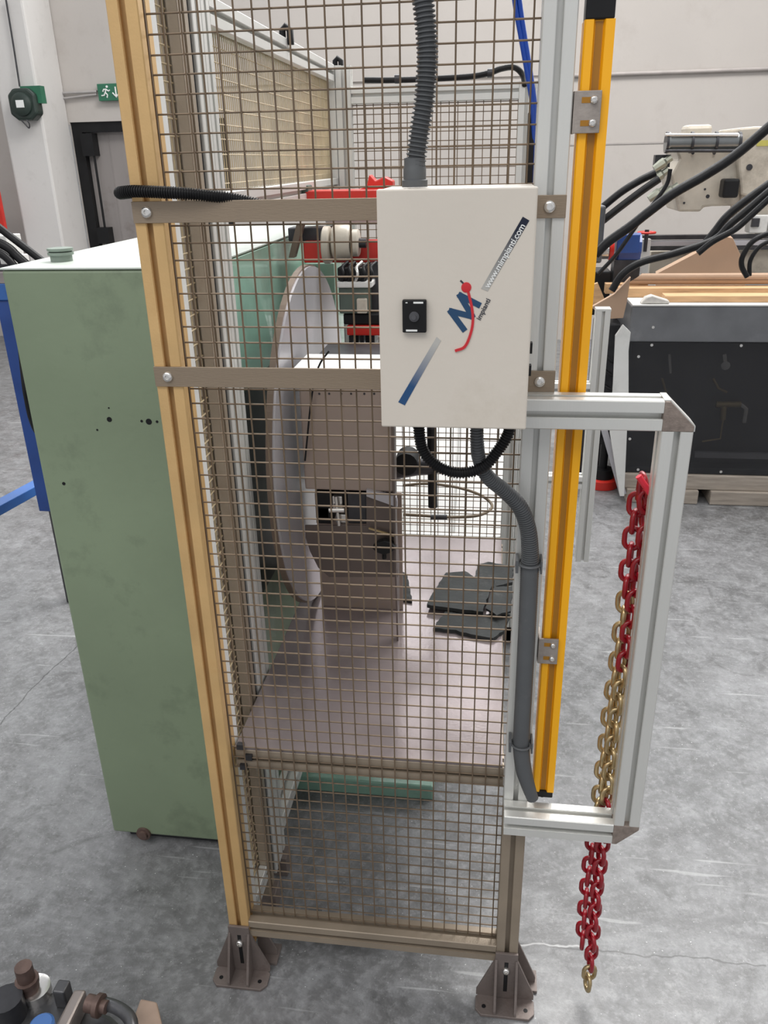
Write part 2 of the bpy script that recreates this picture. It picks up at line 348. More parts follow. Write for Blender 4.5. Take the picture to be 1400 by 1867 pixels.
# exit sign
a = at(176, 153, y=WY-.05); b = at(216, 183, y=WY-.05); sx0, sx1, sz0, sz1 = a.x, b.x+.16, b.z, a.z
es = thing('exit_sign', 'small green emergency exit sign with white running figure above the door', 'sign', ((sx0+sx1)/2, WY-.05, sz0))
MB().box((sx0, WY-.05, sz0), (sx1, WY-.003, sz1)).build('sign_panel', SIGNG, es, bevel=.004)
w_, h_ = sx1-sx0, sz1-sz0; SY = WY-.052
def sp(x, z): return (sx0+h_*x, SY, sz0+h_*z)
mb = MB()
for st in ([(.62, .70), (.52, .48)], [(.52, .48), (.66, .34), (.60, .18)], [(.52, .48), (.42, .32), (.24, .30)], [(.60, .66), (.76, .56), (.86, .62)], [(.60, .66), (.44, .66), (.36, .54)]):
    mb.tube([sp(*q) for q in st], .045*h_, 6)
mb.lathe((sx0+h_*.68, SY+.004, sz0+h_*.82), (0, -1, 0), [(0, .075*h_), (.006, .075*h_)], 12)
mb.build('running_figure', SIGNW, es)
mb = MB(); mb.tube([sp(1.25, .8), sp(1.25, .25)], .05*h_, 6); mb.tube([sp(1.02, .45), sp(1.25, .2), sp(1.48, .45)], .05*h_, 6); mb.build('arrow', SIGNW, es)
# conduit pipes and cable of the left wall
mb = MB(); mb.tube([at(57, 0, y=6.96), at(83, 172, y=6.96)], .014, 8); tag(mb.build('wall_conduit', WALLP, smooth=50), 'thin painted conduit running up the wall beside the pillar', 'pipe')
mb = MB(); mb.tube([at(66, 172, y=6.97), at(176, 167, y=6.97)], .012, 8); mb.tube([at(66, 180, y=6.97), at(120, 179, y=6.97), at(176, 172, y=6.97)], .010, 8)
tag(mb.build('sign_conduit', mat('grey conduit', (.4, .38, .37), .5), smooth=50), 'pair of thin grey conduits running along the wall to the exit sign', 'pipe')
mb = MB(); mb.tube(spline([at(80, 180, y=6.97), at(84, 215, y=6.97), at(96, 236, y=6.97), at(112, 238, y=6.97), at(121, 232, y=6.97)]), .008, 8)
tag(mb.build('looped_cable', mat('grey cable', (.42, .40, .38), .5), smooth=60), 'thin grey cable curving down from conduit to the door frame', 'cable')
# cable reel on the pillar
rc = at(39, 190, y=PY-.14); rl = thing('cable_reel', 'dark green round reel with white label on the white pillar', 'reel', rc)
R_ = (at(64, 190, y=PY-.14).x-rc.x)
oct_ = [(rc.x+R_*x, PY-.13, rc.z+R_*z) for x, z in ((-.55, 1), (.55, 1), (1, .6), (1, -.6), (.5, -1), (-.5, -1), (-1, -.6), (-1, .6))]
MB().slab(oct_, (0, .128, 0)).build('housing', REELM, rl, bevel=.02)
MB().lathe((rc.x, PY-.13, rc.z), (0, -1, 0), [(0, R_*.75), (.02, R_*.72), (.035, R_*.5), (.035, R_*.3)], 28).build('drum_cover', REELM, rl, smooth=40)
MB().box((rc.x-.26*R_, PY-.172, rc.z-.22*R_), (rc.x+.30*R_, PY-.166, rc.z+.24*R_)).build('white_label', SIGNW, rl)
pb2 = at(58, 173, y=PY-.06); MB().box((pb2.x-.09, PY-.08, pb2.z-.07), (pb2.x+.10, PY-.002, pb2.z+.07)).build('mounting_bracket', SIGNG, rl)
MB().tube(spline([rc+Vector((0, -.05, -R_)), rc+Vector((.03, -.05, -R_*1.25)), rc+Vector((.06, -.05, -R_*1.5)), rc+Vector((.07, -.05, -R_*1.25)), rc+Vector((.05, -.05, -R_))]), .006, 6).build('hook', DARKST, rl, smooth=60)
MB().tube(spline([at(11, 0, y=PY-.03), at(24, 80, y=PY-.03), at(36, 158, y=PY-.05)]), .008, 6).build('supply_cable', DARKST, rl, smooth=60)

# ================================================================== SAFETY CAGE
cage = thing('safety_cage', 'tall welded mesh guard cage on aluminium posts around the machine', 'cage', (0.27, 0, 0))
XL0, XL1, XR0, XR1 = -.0235, .0, .535, .58
XR = (XR0+XR1)/2; ZT = 2.35
ext('post', (-.0225, 0, .055), (-.0225, 0, ZT), ALUT, cage, label='front left post with tan reflection painted in')
ext('post', (XR, 0, .535), (XR, 0, ZT), ALU, cage)
ext('post_lower_section', (XR, 0, .055), (XR, 0, .534), ALUB, cage, label='brownish lower end of the front right post')  # brown of a warm reflection put into this lower length
# narrow white strip along the inner side of the left post
MB().box((-.044, .0232, .06), (-.001, .043, ZT)).build('corner_strip', WHITE, cage)
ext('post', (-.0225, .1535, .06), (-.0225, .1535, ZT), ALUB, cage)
MB().box((-.043, .1765, .07), (-.005, .1955, ZT)).build('gap_shade_strip', BLACK, cage)  # added black strip standing in for the dark gap between posts
ext('post', (-.0225, .2185, .06), (-.0225, .2185, ZT), ALU, cage)
ext('post', (-.0225, .2640, .06), (-.0225, .2640, ZT), ALU, cage)
BY = 1.43
BRZ = at(800, 153, y=BY-.0225).z-.0225
ext('post', (-.0225, BY, .06), (-.0225, BY, 1.925), ALU, cage)
ext('post', (.024, BY, .06), (.024, BY, 1.925), ALU, cage)
ext('post', (XR, BY, .06), (XR, BY, BRZ+.022), ALU, cage)
ext('post', (XR+.047, BY, .06), (XR+.047, BY, BRZ+.022), ALU, cage)
RZ = .1325
ext('top_rail', (.0, 0, ZT-.0225), (XR0, 0, ZT-.0225), ALU, cage)
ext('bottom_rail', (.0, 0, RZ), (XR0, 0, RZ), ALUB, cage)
ext('bottom_rail', (-.0225, .045, RZ), (-.0225, .13, RZ), ALU, cage)
ext('bottom_rail', (-.0225, .287, RZ), (-.0225, BY-.023, RZ), ALU, cage)
ext('side_rail', (-.0225, .287, 1.905), (-.0225, BY-.023, 1.905), ALU, cage)
ext('side_rail', (-.0225, .287, 1.60), (-.0225, BY-.023, 1.60), ALU, cage)
ext('back_rail', (.047, BY, BRZ), (XR0, BY, BRZ), ALU, cage)
ext('back_rail', (.047, BY, 1.34), (XR0, BY, 1.34), ALU, cage)
ext('back_rail', (.047, BY, .395), (XR0, BY, .395), WHITE, cage)
for u in (508, 607):
    q = at(u-2, 52 if u == 508 else 127, x=-.0225); MB().tube([(-.012, q.y, 1.926), (-.012, q.y, 1.944), (-.004, q.y, 1.952), (.006, q.y, 1.944), (.006, q.y, 1.915)], .008, 8).build('rail_clip', BLACK, cage, smooth=50)
mesh_panel('wire_mesh', 'y', 0, .0, .535, .156, 2.34, WIRE, cage, a_start=.0, z_start=.16)
mesh_panel('wire_mesh', 'x', -.0225, .044, .131, .156, 2.34, WIRET, cage, a_start=.056, z_start=.16)
mesh_panel('wire_mesh', 'x', -.0225, .287, BY-.023, 1.62, 1.885, WIRET, cage, a_start=.30, z_start=1.635, pa=.0125, r=.0012)
mesh_panel('wire_mesh', 'y', BY, .047, XR0, 1.36, BRZ-.02, WIRE, cage, a_start=.06, z_start=1.37)
mesh_panel('wire_mesh', 'y', BY, .047, XR0, .418, 1.32, WIRE, cage, a_start=.06, z_start=.43)
# diagonal grid seen on the near side panel
mb = MB()
z = .2
while z < 1.36:
    mb.prism([(.0011*math.cos(k*math.pi/3), .0011*math.sin(k*math.pi/3)) for k in range(6)], (-.030, .045, z), (-.030, .131, z+.06)); z += .025
mb.build('diagonal_wire', WIRE, cage, kind='stuff')
# straps
SZ1, SZ2 = (1.591, 1.621), (1.345, 1.377)
for (za, zb) in (SZ1, SZ2):
    s_ = MB().box((-.045, -.0262, za), (XR1, -.0228, zb)).build('strap', STRAP, cage, bevel=.0006)
    for x in (-.0225, XR):
        mb = MB(); screw(mb, (x, -.0262, (za+zb)/2), (0, -1, 0), .0085, .005); mb.build('screw', CHROME, s_, smooth=40)
# feet
def foot(x, y, rot=0):
    e = bpy.data.objects.new('foot', None); COL.objects.link(e); e.parent = cage; e.location = Vector((x, y, 0))-wl(cage); e['label'] = 'grey brown gusseted floor bracket'
    w, dp = .062, .072
    pl = [(-w+.012, -dp+.001), (w-.012, -dp+.001), (w, -dp+.014), (w, -.03), (.028, -.0), (-.028, -.0), (-w, -.03), (-w, -dp+.014)]
    b = MB().slab([(a, b_, .0008) for a, b_ in pl], (0, 0, .007)).build('base_plate', FOOT, e, local=True, bevel=.001)
    MB().box((-.0235, -.0290, .008), (.0235, -.0232, .142)).build('upright_plate', FOOT, e, local=True, bevel=.001)
    for s in (-1, 1):
        MB().slab([(s*.0215-.0025, -.030, .008), (s*.0215-.0025, -.069, .008), (s*.0215-.0025, -.069, .016), (s*.0215-.0025, -.030, .125)], (.005, 0, 0)).build('gusset', FOOT, e, local=True)
        MB().slab([(s*.0235, -.0265, .008), (s*.061, -.0265, .008), (s*.061, -.0265, .022), (s*.0235, -.0265, .120)], (0, .005, 0)).build('gusset', FOOT, e, local=True)
        MB().lathe((s*.044, -.052, .0072), (0, 0, 1), [(0, .0045), (.0012, .0045)], 12).build('bolt_hole', BLACK, e, local=True)
    MB().box((-.004, -.0296, .03), (.004, -.0290, .118)).build('slot', BLACK, e, local=True)
    mb = MB(); screw(mb, (0, -.0296, .095), (0, -1, 0), .0085, .007); mb.build('bolt', CHROME, e, local=True, smooth=40)
    return e
foot(-.0225, 0); foot(XR, 0)
def side_foot(x, s):
    e = bpy.data.objects.new('side_foot', None); COL.objects.link(e); e.parent = cage; e.location = Vector((x, 0, 0))-wl(cage)
    MB().box((min(s*.0235, s*.07), -.005, .001), (max(s*.0235, s*.07), .045, .008)).build('base_plate', FOOT, e, local=True)
    MB().slab([(s*.0235, .016, .008), (s*.066, .016, .008), (s*.066, .016, .022), (s*.0235, .016, .13)], (0, .005, 0)).build('gusset', FOOT, e, local=True)
    return e
side_foot(-.0225, 1); side_foot(XR, 1)
for (x, y) in ((-.0225, .1535), (-.0225, .264), (-.0225, BY), (XR, BY), (XR+.047, BY)):
    MB().box((x-.035, y-.0225, .001), (x+.035, y+.0225, .06)).build('foot_block', FOOT, cage, bevel=.002)

# ================================================================== ELECTRIC BOX
bx0, bx1, bz0, bz1, by0, by1 = .3375, .5345, 1.331, 1.6365, -.170, -.0275
ebx = thing('electrical_box', 'pale grey metal control box hung on the straps of the cage', 'electrical box', ((bx0+bx1)/2, -.1, bz0))
MB().box((bx0+.001, by0+.016, bz0+.001), (bx1-.001, by1, bz1-.001)).build('body', BOXW, ebx, bevel=.002)
MB().box((bx0, by0, bz0), (bx1, by0+.0145, bz1)).build('door', BOXW, ebx, bevel=.0022)
hn = MB()
for z in (1.40, 1.43): hn.box((bx1-.0005, -.150, z), (bx1+.004, -.138, z+.014))
hn.build('hinge', BLACK, ebx)
FYB = by0
def fp(u, v, o=.0004): p = at(u, v, y=FYB-o); return (p.x, FYB-o, p.z)
a, b = at(733, 547, y=FYB-.008), at(777, 607, y=FYB-.008)
sw = MB().box((a.x, FYB-.008, b.z), (b.x, FYB-.0001, a.z)).build('switch_plate', BLACK, ebx, bevel=.0015)
c = ((a.x+b.x)/2, FYB-.008, (a.z+b.z)/2)
MB().lathe(c, (0, -1, 0), [(0, .0066), (.003, .0064), (.003, .0052), (.0045, .005), (.0045, .0035), (.008, .003)], 24).build('rotary_knob', mat('dark grey knob', (.09, .09, .10), .35), sw, smooth=40)
hw = (b.x-a.x)/2
for q0, q1 in (((c[0]-.001, FYB-.0084, a.z-.0045), (c[0]+hw*.75, FYB-.0079, a.z-.0022)), ((c[0]-hw*.7, FYB-.0084, b.z+.0018), (c[0]+hw*.25, FYB-.0079, b.z+.0042)), ((c[0]-hw*.72, FYB-.0084, a.z-.0040), (c[0]-hw*.55, FYB-.0079, a.z-.0028))):
    MB().box(q0, q1).build('printed_marking', SIGNW, sw)
def sticker(name, pts, m, th=.0005, label=None):
    mb = MB().slab([fp(*q, 0) for q in pts], (0, -th, 0)); return mb.build(name, m, ebx, label=label)
base_l = wl(ebx)
g1 = grad_mat('navy fading strip', (.002, .006, .025), (.46, .45, .42), Vector(fp(948, 425))-base_l, Vector(fp(886, 525))-base_l)
g2 = grad_mat('blue fading strip', (.50, .49, .46), (.012, .07, .19), Vector(fp(798, 628))-base_l, Vector(fp(752, 705))-base_l)
sticker('sticker_strip', [(953, 395), (965, 402), (889, 531), (877, 526)], g1, label='navy strip fading to grey with white lettering')
sticker('sticker_strip', [(796, 614), (804, 621), (738, 739), (726, 733)], g2, label='grey strip fading to blue')
p0 = Vector(fp(887, 524, .0008)); p1 = Vector(fp(958, 402, .0008))
text_obj('www.mimpianti.com', 'web_address', SIGNW, ebx, p0, p1-p0, (0, -1, 0), .0109, spacing=.95, bold=.00012)
p0 = Vector(fp(872, 583, .0006)); p1 = Vector(fp(895, 537, .0006))
text_obj('impianti', 'logo_word', INK, ebx, p0, p1-p0, (0, -1, 0), .0092, spacing=1.0, bold=.0001)
def stroke(mb, pts, wpx, th, o=0):
    P = [Vector(fp(*q, o)) for q in pts]; w = wpx/F*1.05/2
    for i, (a, b) in enumerate(zip(P, P[1:])):
        d = (b-a).normalized(); n = Vector((-d.z, 0, d.x))*w
        mb.slab([a+n-d*w*.6, b+n+d*w*.6, b-n+d*w*.6, a-n-d*w*.6], (0, -th-i*.00004, 0))
mb = MB(); stroke(mb, [(846, 601), (821, 567), (861, 577), (838, 538), (873, 556)], 10.5, .0006); mb.build('logo_letter', NAVY, ebx)
mb = MB(); stroke(mb, [tuple(x) for x in [(q.x, q.y) for q in spline([(854, 534, 0), (860, 560, 0), (862, 586, 0), (857, 611, 0), (847, 632, 0), (831, 639, 0)], 5)]], 4.8, .0009); mb.build('logo_arc', LOGR, ebx)
mb = MB(); pc = Vector(fp(850, 524, 0)); mb.lathe(pc, (0, -1, 0), [(0, .0064), (.0008, .0064), (.0011, .005)], 24); mb.build('logo_ball', LOGR, ebx, smooth=40)
mb = MB(); stroke(mb, [(840, 512), (845, 517)], 3, .0006); mb.build('logo_tick', INK, ebx)

# grey conduit rising from the box top
cg = thing('conduit_hose', 'thick grey corrugated conduit rising from the top of the control box', 'hose', (.39, -.12, bz1))
cy_ = -.12
pts = [at(757, 300, y=cy_), at(765, 240, y=cy_), at(774, 180, y=cy_), at(779, 110, y=cy_), at(777, 60, y=cy_), at(771, 0, y=cy_), at(764, -60, y=cy_), at(765, -200, y=cy_)]
pts += [Vector((pts[-1].x, cy_+.01, 2.28)), Vector((pts[-1].x, -.07, 2.39)), Vector((pts[-1].x, .0, 2.42)), Vector((pts[-1].x, .06, 2.40))]
corr(MB(), pts, .0118, .0052, .0016).build('corrugated_tube', HOSEG, cg, smooth=50)
g = at(756, 330, y=cy_)
MB().lathe((g.x, cy_, bz1+.0005), (0, 0, 1), [(0, .0165), (.008, .0165), (.009, .0145), (.022, .0145), (.024, .0135), (.034, .0135)], 20).build('gland', HOSEG, cg, smooth=40)
# black loop below the box
bl = thing('cable_loop', 'black corrugated hose looping under the control box', 'hose', (.44, -.1, 1.24))
by_ = -.105
pts = [at(762, 783, y=by_)+Vector((0, 0, -.003)), at(768, 812, y=by_), at(785, 840, y=by_), at(812, 857, y=by_), at(845, 862, y=by_), at(880, 852, y=by_), at(905, 825, y=by_), at(926, 792, y=by_), at(930, 783, y=by_)]
pts[0].z = pts[-1].z = bz0-.004
corr(MB(), pts, .0078, .004, .0009).build('corrugated_tube', HOSEB, bl, smooth=50)
for p in (pts[0],): MB().lathe((p.x, by_, bz0-.018), (0, 0, 1), [(0, .0105), (.01, .0115), (.0175, .0115)], 6).build('gland', BLACK, bl)
# grey conduit from the box down the right post
gc = thing('conduit_hose', 'grey corrugated conduit curving down from the control box along right post', 'hose', (.556, -.05, .6))
ys = [-.10, -.10, -.095, -.085, -.07, -.06, -.052, -.046, -.0445]
pp = [(868, 784), (870, 810), (874, 838), (890, 870), (922, 897), (948, 925), (962, 962), (966, 1000), (966, 1030)]
pts = [at(u, v, y=y) for (u, v), y in zip(pp, ys)]; pts[0].z = bz0-.003
corr(MB(), pts, .0085, .0042, .0011, taper=.0135).build('corrugated_tube', HOSEG, gc, smooth=50)
pts2 = [pts[-1], at(962, 1120, y=-.0445), at(957, 1220, y=-.0445), at(951, 1330, y=-.0445), at(950, 1362, y=-.0445), at(954, 1400, y=-.046), at(962, 1430, y=-.048), at(971, 1456, y=-.048)]
q = resample(spline(pts2, 10), .002)
MB().tube(q, [.0150-.0006*(i % 2)-.004*max(0, (i-len(q)*.86)/(len(q)*.14)) for i in range(len(q))], 14).build('smooth_tube', HOSEG, gc, smooth=60)
MB().lathe((pts[0].x, ys[0], bz0-.012), (0, 0, 1), [(0, .0105), (.0115, .011)], 6).build('gland', HOSEG, gc)
for (u, v) in ((965, 1030), (950, 1358)):
    p = at(u, v, y=-.0445)
    mb = MB(); ring = [(p.x+.0175*math.cos(t), p.y+.0175*math.sin(t), p.z+.003) for t in [k*2*math.pi/20 for k in range(20)]]
    mb.tube(ring, .0022, 6, closed=True); mb.box((p.x-.022, p.y-.008, p.z-.012), (p.x-.0175, -.0235, p.z+.010)); mb.box((p.x+.0175, p.y-.008, p.z-.012), (p.x+.0205, -.0235, p.z+.010))
    mb.build('clamp', BLACK if v > 2000 else HOSEG, gc, smooth=50)
# black hose over the left post
bh = thing('cable_hose', 'black ribbed hose bent around the left post above upper strap', 'hose', (-.02, -.04, 1.63))
p_ = [(.14, -.0035-.02, 1.610), (.09, -.034, 1.620), (.05, -.037, 1.6275), (.01, -.0395, 1.6335), (-.03, -.040, 1.6355), (-.056, -.030, 1.634), (-.066, -.010, 1.632), (-.066, .012, 1.632), (-.062, .06, 1.632), (-.0625, .12, 1.63)]
p_ = [(.20, -.0125, 1.598), (.15, -.0130, 1.612), (.105, -.0185, 1.623), (.075, -.029, 1.6275), (.04, -.0375, 1.6315)]+p_[3:]
corr(MB(), p_, .0078, .0036, .0009, 14).build('corrugated_tube', HOSEB, bh, smooth=50)
# blue air hoses
ba = thing('air_hose', 'pair of thin bright blue air hoses hanging behind the upper right mesh', 'hose', (.5, .05, 1.7))
for k in range(2):
    MB().tube(spline([(.46+.008*k, .03, 2.40), at(915+9*k, -250, y=.05), at(930+9*k, -80, y=.05), at(938+9*k, 0, y=.05), at(950+7*k, 70, y=.05), at(962+6*k, 140, y=.05), at(972+4*k, 210, y=.06), at(974+4*k, 330, y=.08), at(976+3*k, 420, y=.10)]), .0034, 8).build('hose_strand', BLUET, ba, smooth=60)
a = at(968, 205, y=.07); b = at(968, 345, y=.07)
sl = MB().box((a.x-.004, .064, b.z), (a.x+.006, .084, a.z)); tag(sl.build('interlock_switch', BLACK, bevel=.001), 'slim black vertical interlock switch behind the right post', 'switch')
# cable on the back rail
cb = thing('rail_cable', 'black cable strapped along the top of the back rail', 'cable', (.3, BY, 1.92))
cz = 1.925
MB().tube(spline([at(662, 146, y=BY-.01), at(720, 146, y=BY-.01), at(800, 143, y=BY-.01), at(860, 139, y=BY-.01), at(892, 133, y=BY-.01), at(915, 125, y=BY-.01), at(938, 123, y=BY-.01), at(953, 137, y=BY-.01), at(957, 155, y=BY-.03)]), .0085, 10).build('cable', HOSEB, cb, smooth=60)
for u, v in ((724, 144), (893, 133)):
    p = at(u, v, y=BY-.01); MB().tube([(p.x-.007, p.y, p.z), (p.x+.007, p.y, p.z)], .0125, 12).build('cable_clip', DARKST, cb, smooth=50)

# ================================================================== LIGHT CURTAIN
lc = thing('light_curtain', 'tall bright yellow light curtain bar beside the right post', 'light curtain', (.608, 0, .57))
lx0, lx1 = .5885, .627; lw = lx1-lx0; zc0, zc1 = .572, 1.828
pr = [(-lw/2, -.018), (-.0075, -.018), (-.0052, -.011), (.0052, -.011), (.0075, -.018), (lw/2-.002, -.018), (lw/2, -.015), (lw/2, .018), (-lw/2, .018)]
MB().prism([(x, -y) for x, y in pr], ((lx0+lx1)/2, 0, zc0), ((lx0+lx1)/2, 0, zc1), (0, -1, 0)).build('housing', YEL, lc)
# prism axis frame flips x; the groove is symmetric
MB().box(((lx0+lx1)/2-.0045, -.0122, zc0+.002), ((lx0+lx1)/2+.0045, -.0107, zc1-.002)).build('lens_strip', YELD, lc)
for z0, z1, s in ((zc1, zc1+.028, 1), (zc0-.014, zc0, 0)):
    mb = MB(); mb.box((lx0+.001, -.017, z0), (lx1-.001, .017, z1))
    if s: mb.box((lx0+.008, -.010, z1), (lx1-.003, .012, z1+.018))
    else: mb.lathe(((lx0+lx1)/2, 0, z0-.011), (0, 0, 1), [(0, .006), (.011, .0075)], 12)
    mb.build('end_cap', BLACK, lc, bevel=.002)
MB().lathe(((lx0+lx1)/2, 0, .5585), (0, 0, 1), [(0, .004), (.02, .004)], 8).build('cable_stub', BLACK, lc)
for (u0, v0, u1, v1) in ((1046, 165, 1095, 243), (979, 1165, 1017, 1210)):
    a = at(u0, (v0+v1)/2, y=-.0235); b = at(u1, (v0+v1)/2, y=-.0235); zt = at((u0+u1)/2, v0, y=-.0235).z; zb = at((u0+u1)/2, v1, y=-.0235).z
    xa = .5812
    br = MB().box((xa, -.0245, zb), (b.x, -.0205, zt)).build('mounting_bracket', PLATEM, lc, bevel=.0008)
    MB().box((xa, -.0205, zb), (xa+.003, .015, zt)).build('bracket_flange', PLATEM, br)
    for k in (.24, .78):
        z = zb+(zt-zb)*k; mb = MB(); screw(mb, (xa+(b.x-xa)*.72, -.0248, z), (0, -1, 0), .0052, .005); mb.build('bolt', CHROME, br, smooth=40)
        MB().box((xa+(b.x-xa)*.28, -.0249, z-.0035), (xa+(b.x-xa)*.66, -.0244, z+.0035)).build('slotted_hole', YELD, br)

# ================================================================== ARM FRAME
ay = -.0455
arm = thing('outrigger_frame', 'rectangular aluminium outrigger frame bolted to the front right post', 'frame', (.66, ay, .5))
azt, azb, axv = 1.3225, .530, .7555
ext('horizontal_bar', (XR0+.001, ay, azt), (axv-.0225, ay, azt), ALU, arm)
ext('horizontal_bar', (XR0+.001, ay, azb), (axv-.0225, ay, azb), ALU, arm)
ext('upright_bar', (axv, ay, azb+.0225), (axv, ay, azt-.0225), ALU, arm)
GUS = mat('speckled brown corner casting', (.27, .22, .19), .5, .3, .25, 90, .4, 300)
for s, zz in ((1, azt), (-1, azb)):
    h = .0225
    MB().slab([(axv-h, ay-h, zz-s*h), (axv+h, ay-h, zz-s*h), (axv+h, ay-h, zz-s*h+s*.008), (axv-h+.008, ay-h, zz+s*h), (axv-h, ay-h, zz+s*h)], (0, .045, 0)).build('corner_joint', GUS, arm, bevel=.0012)
MB().slab([(axv-.0225, ay-.020, azt+.0226), (axv-.0145, ay-.020, azt+.0226), (axv+.0229, ay-.020, azt-.0146), (axv+.0229, ay-.020, azt-.0225), (axv+.0245, ay-.020, azt-.0225), (axv+.0245, ay-.020, azt-.0138), (axv-.0138, ay-.020, azt+.0242), (axv-.0225, ay-.020, azt+.0242)], (0, .04, 0)).build('corner_cap', ALU, arm)
ar2 = MB(); ar2.tube(spline([(.585, -.02, .516), (.582, -.02, .495), (.592, -.02, .478), (.606, -.02, .480), (.611, -.02, .497), (.609, -.02, .516)]), .0022, 8)
tag(ar2.build('wire_loop', BLACK, smooth=60), 'small loop of black wire hanging below the lower outrigger bar', 'wire')

# rear frame seen right of the yellow bar
rf = thing('rear_outrigger_frame', 'aluminium upright of the rear outrigger standing behind the yellow bar', 'frame', (.8, BY, .3))
a = at(1086, 560, y=BY).x+.002
ext('upright_bar', (.825, BY, .345), (.825, BY, 1.222), ALU, rf)
MB().box((.802, BY-.023, 1.2222), (.848, BY+.023, 1.229)).build('end_cap', ALU, rf)
for v in (711, 879):
    z = at(1004, v, y=BY-.02).z; ext('horizontal_bar', (XR+.07, BY, z), (.8025, BY, z), WHITE, rf)

# ================================================================== CHAIN
ch = thing('chain', 'doubled red and brass coloured chain hanging inside the outrigger frame', 'chain', (.72, 0, 0))
def link_mesh(name, m, r=.0045, w=.0118, L=.0188):
    pts = []
    for k in range(9): t = math.pi*k/8; pts.append((w*math.cos(t), 0, L-w+.0+w*math.sin(t)))
    for k in range(9): t = math.pi+math.pi*k/8; pts.append((w*math.cos(t), 0, -(L-w)+w*math.sin(t)))
    mb = MB(); mb.tube(pts, r, 8, closed=True); o = mb.build(name, m, smooth=80); me = o.data; bpy.data.objects.remove(o); return me
LR = link_mesh('red link', REDC); LG = link_mesh('gold link', GOLD)
def strand(path, yoff, cf, seed):
    q = resample(spline(path, 20), .0300); rnd = random.Random(seed)
    for i, p in enumerate(q[:-1]):
        mid = (p+q[i+1])/2; d = (q[i+1]-p).normalized()
        t = cf(mid.z, i); o = bpy.data.objects.new('chain_link', LR if t == 'r' else LG); COL.objects.link(o); o.parent = ch
        if t == 'g': o['label'] = 'brass coloured link'
        ang = (math.pi/2 if i % 2 else 0)+math.radians(25)*(1 if seed == 1 else -1)*.7+rnd.uniform(-.2, .2)
        o.rotation_euler = (d.to_track_quat('Z', 'Y').to_matrix() @ Matrix.Rotation(ang, 3, 'Z')).to_euler(); o.location = mid-wl(ch)
CY = .006
def cpx(lst, y): return [at(u, v, y=y) for u, v in lst]
strand(cpx([(1168, 872), (1158, 935), (1150, 1000), (1140, 1090), (1127, 1200), (1112, 1300), (1096, 1430), (1082, 1530), (1070, 1620), (1060, 1740)], CY), 0, lambda z, i: 'r' if (z > .98 or z < .50) else 'g', 1)
strand(cpx([(1172, 868), (1180, 925), (1172, 1000), (1158, 1080), (1145, 1160), (1130, 1260), (1118, 1350), (1108, 1440), (1098, 1540), (1084, 1660), (1076, 1760), (1067, 1812)], CY-.012), 0, lambda z, i: 'r' if (z > .85 or .10 < z < .56) else 'g', 2)
tag(MB().tube([at(1164, 868, y=-.024), at(1193, 912, y=-.024)], .0050, 10).build('hook_pin', mat('bright red sleeve', (.75, .03, .06), .3), smooth=50), 'bright red sleeved pin holding the top of the chain', 'pin')

# ================================================================== TABLE INSIDE THE CAGE
tz = .606
tb = thing('work_table', 'low mauve grey steel table with aluminium front rail inside the cage', 'table', (.27, .5, 0))
MB().box((.004, .0065, tz-.006), (.531, 1.02, tz)).build('table_top', TABLE, tb, bevel=.001)
ext('front_rail', (.004, .0295, tz-.0287), (.534, .0295, tz-.0287), ALUB, tb)
ext('back_rail', (.004, .98, tz-.031), (.534, .98, tz-.031), ALUB, tb)
for x in (.03, .51):
    ext('leg', (x, 1.0, .001), (x, 1.0, tz-.055), ALUB, tb)
ext('side_rail', (.027, .052, tz-.031), (.027, .957, tz-.031), ALUB, tb)
ext('side_rail', (.511, .052, tz-.031), (.511, .957, tz-.031), ALUB, tb)
mb = MB(); 
for (x, z) in ((.01, .610), (.025, .585), (.012, .560)): mb.box((x, -.0, z-.006), (x+.014, .010, z+.006))
mb.build('corner_bracket', DARKST, tb)
# rubber mats
def rag_poly(pts, z0, th, name, m, seed):
    rnd = random.Random(seed); out = []
    for a, b in zip(pts, pts[1:]+pts[:1]):
        a, b = Vector(a), Vector(b); n = max(2, int((b-a).length/.012))
        for k in range(n): 
            p = a.lerp(b, k/n); out.append((p.x+rnd.uniform(-.002, .002), p.y+rnd.uniform(-.002, .002)))
    return MB().slab([(x, y, z0) for x, y in out], (0, 0, th))
def mp(lst, z): return [tuple(at(u, v, z=z))[:2] for u, v in lst]
for i, (poly, z, lab) in enumerate((
    ([(812, 1045), (848, 1042), (868, 1055), (900, 1058), (893, 1078), (880, 1116), (840, 1112), (778, 1103), (783, 1090)], tz+.0105, 'charcoal rubber mat scrap lying on top of its neighbours at left'),
    ([(872, 1030), (890, 1025), (935, 1033), (935, 1062), (900, 1070), (862, 1062)], tz+.0005, 'charcoal rubber mat scrap farthest back on the table'),
    ([(900, 1068), (934, 1068), (932, 1112), (905, 1120), (885, 1108)], tz+.0205, 'small grey rubber mat scrap at the right of the pile near the post'),
    ([(812, 1115), (870, 1122), (930, 1120), (918, 1150), (898, 1164), (858, 1158), (830, 1150), (790, 1145)], tz+.0005, 'charcoal rubber mat scrap with ragged edge nearest the front'))):
    th = .0095 if i != 2 else .006
    tag(rag_poly(mp(poly, z+.008), z, th, 'rubber_mat', RUBBER, i).build('rubber_mat', RUBBER), lab, 'mat', 'rubber mat scraps on the table')
tag(rag_poly(mp([(725, 1040), (742, 1050), (752, 1100), (730, 1098)], tz), tz+.0005, .006, 'rubber_mat', RUBBER, 9).build('rubber_mat', RUBBER), 'narrow dark rubber strip lying beside the machine hood on the table', 'mat')

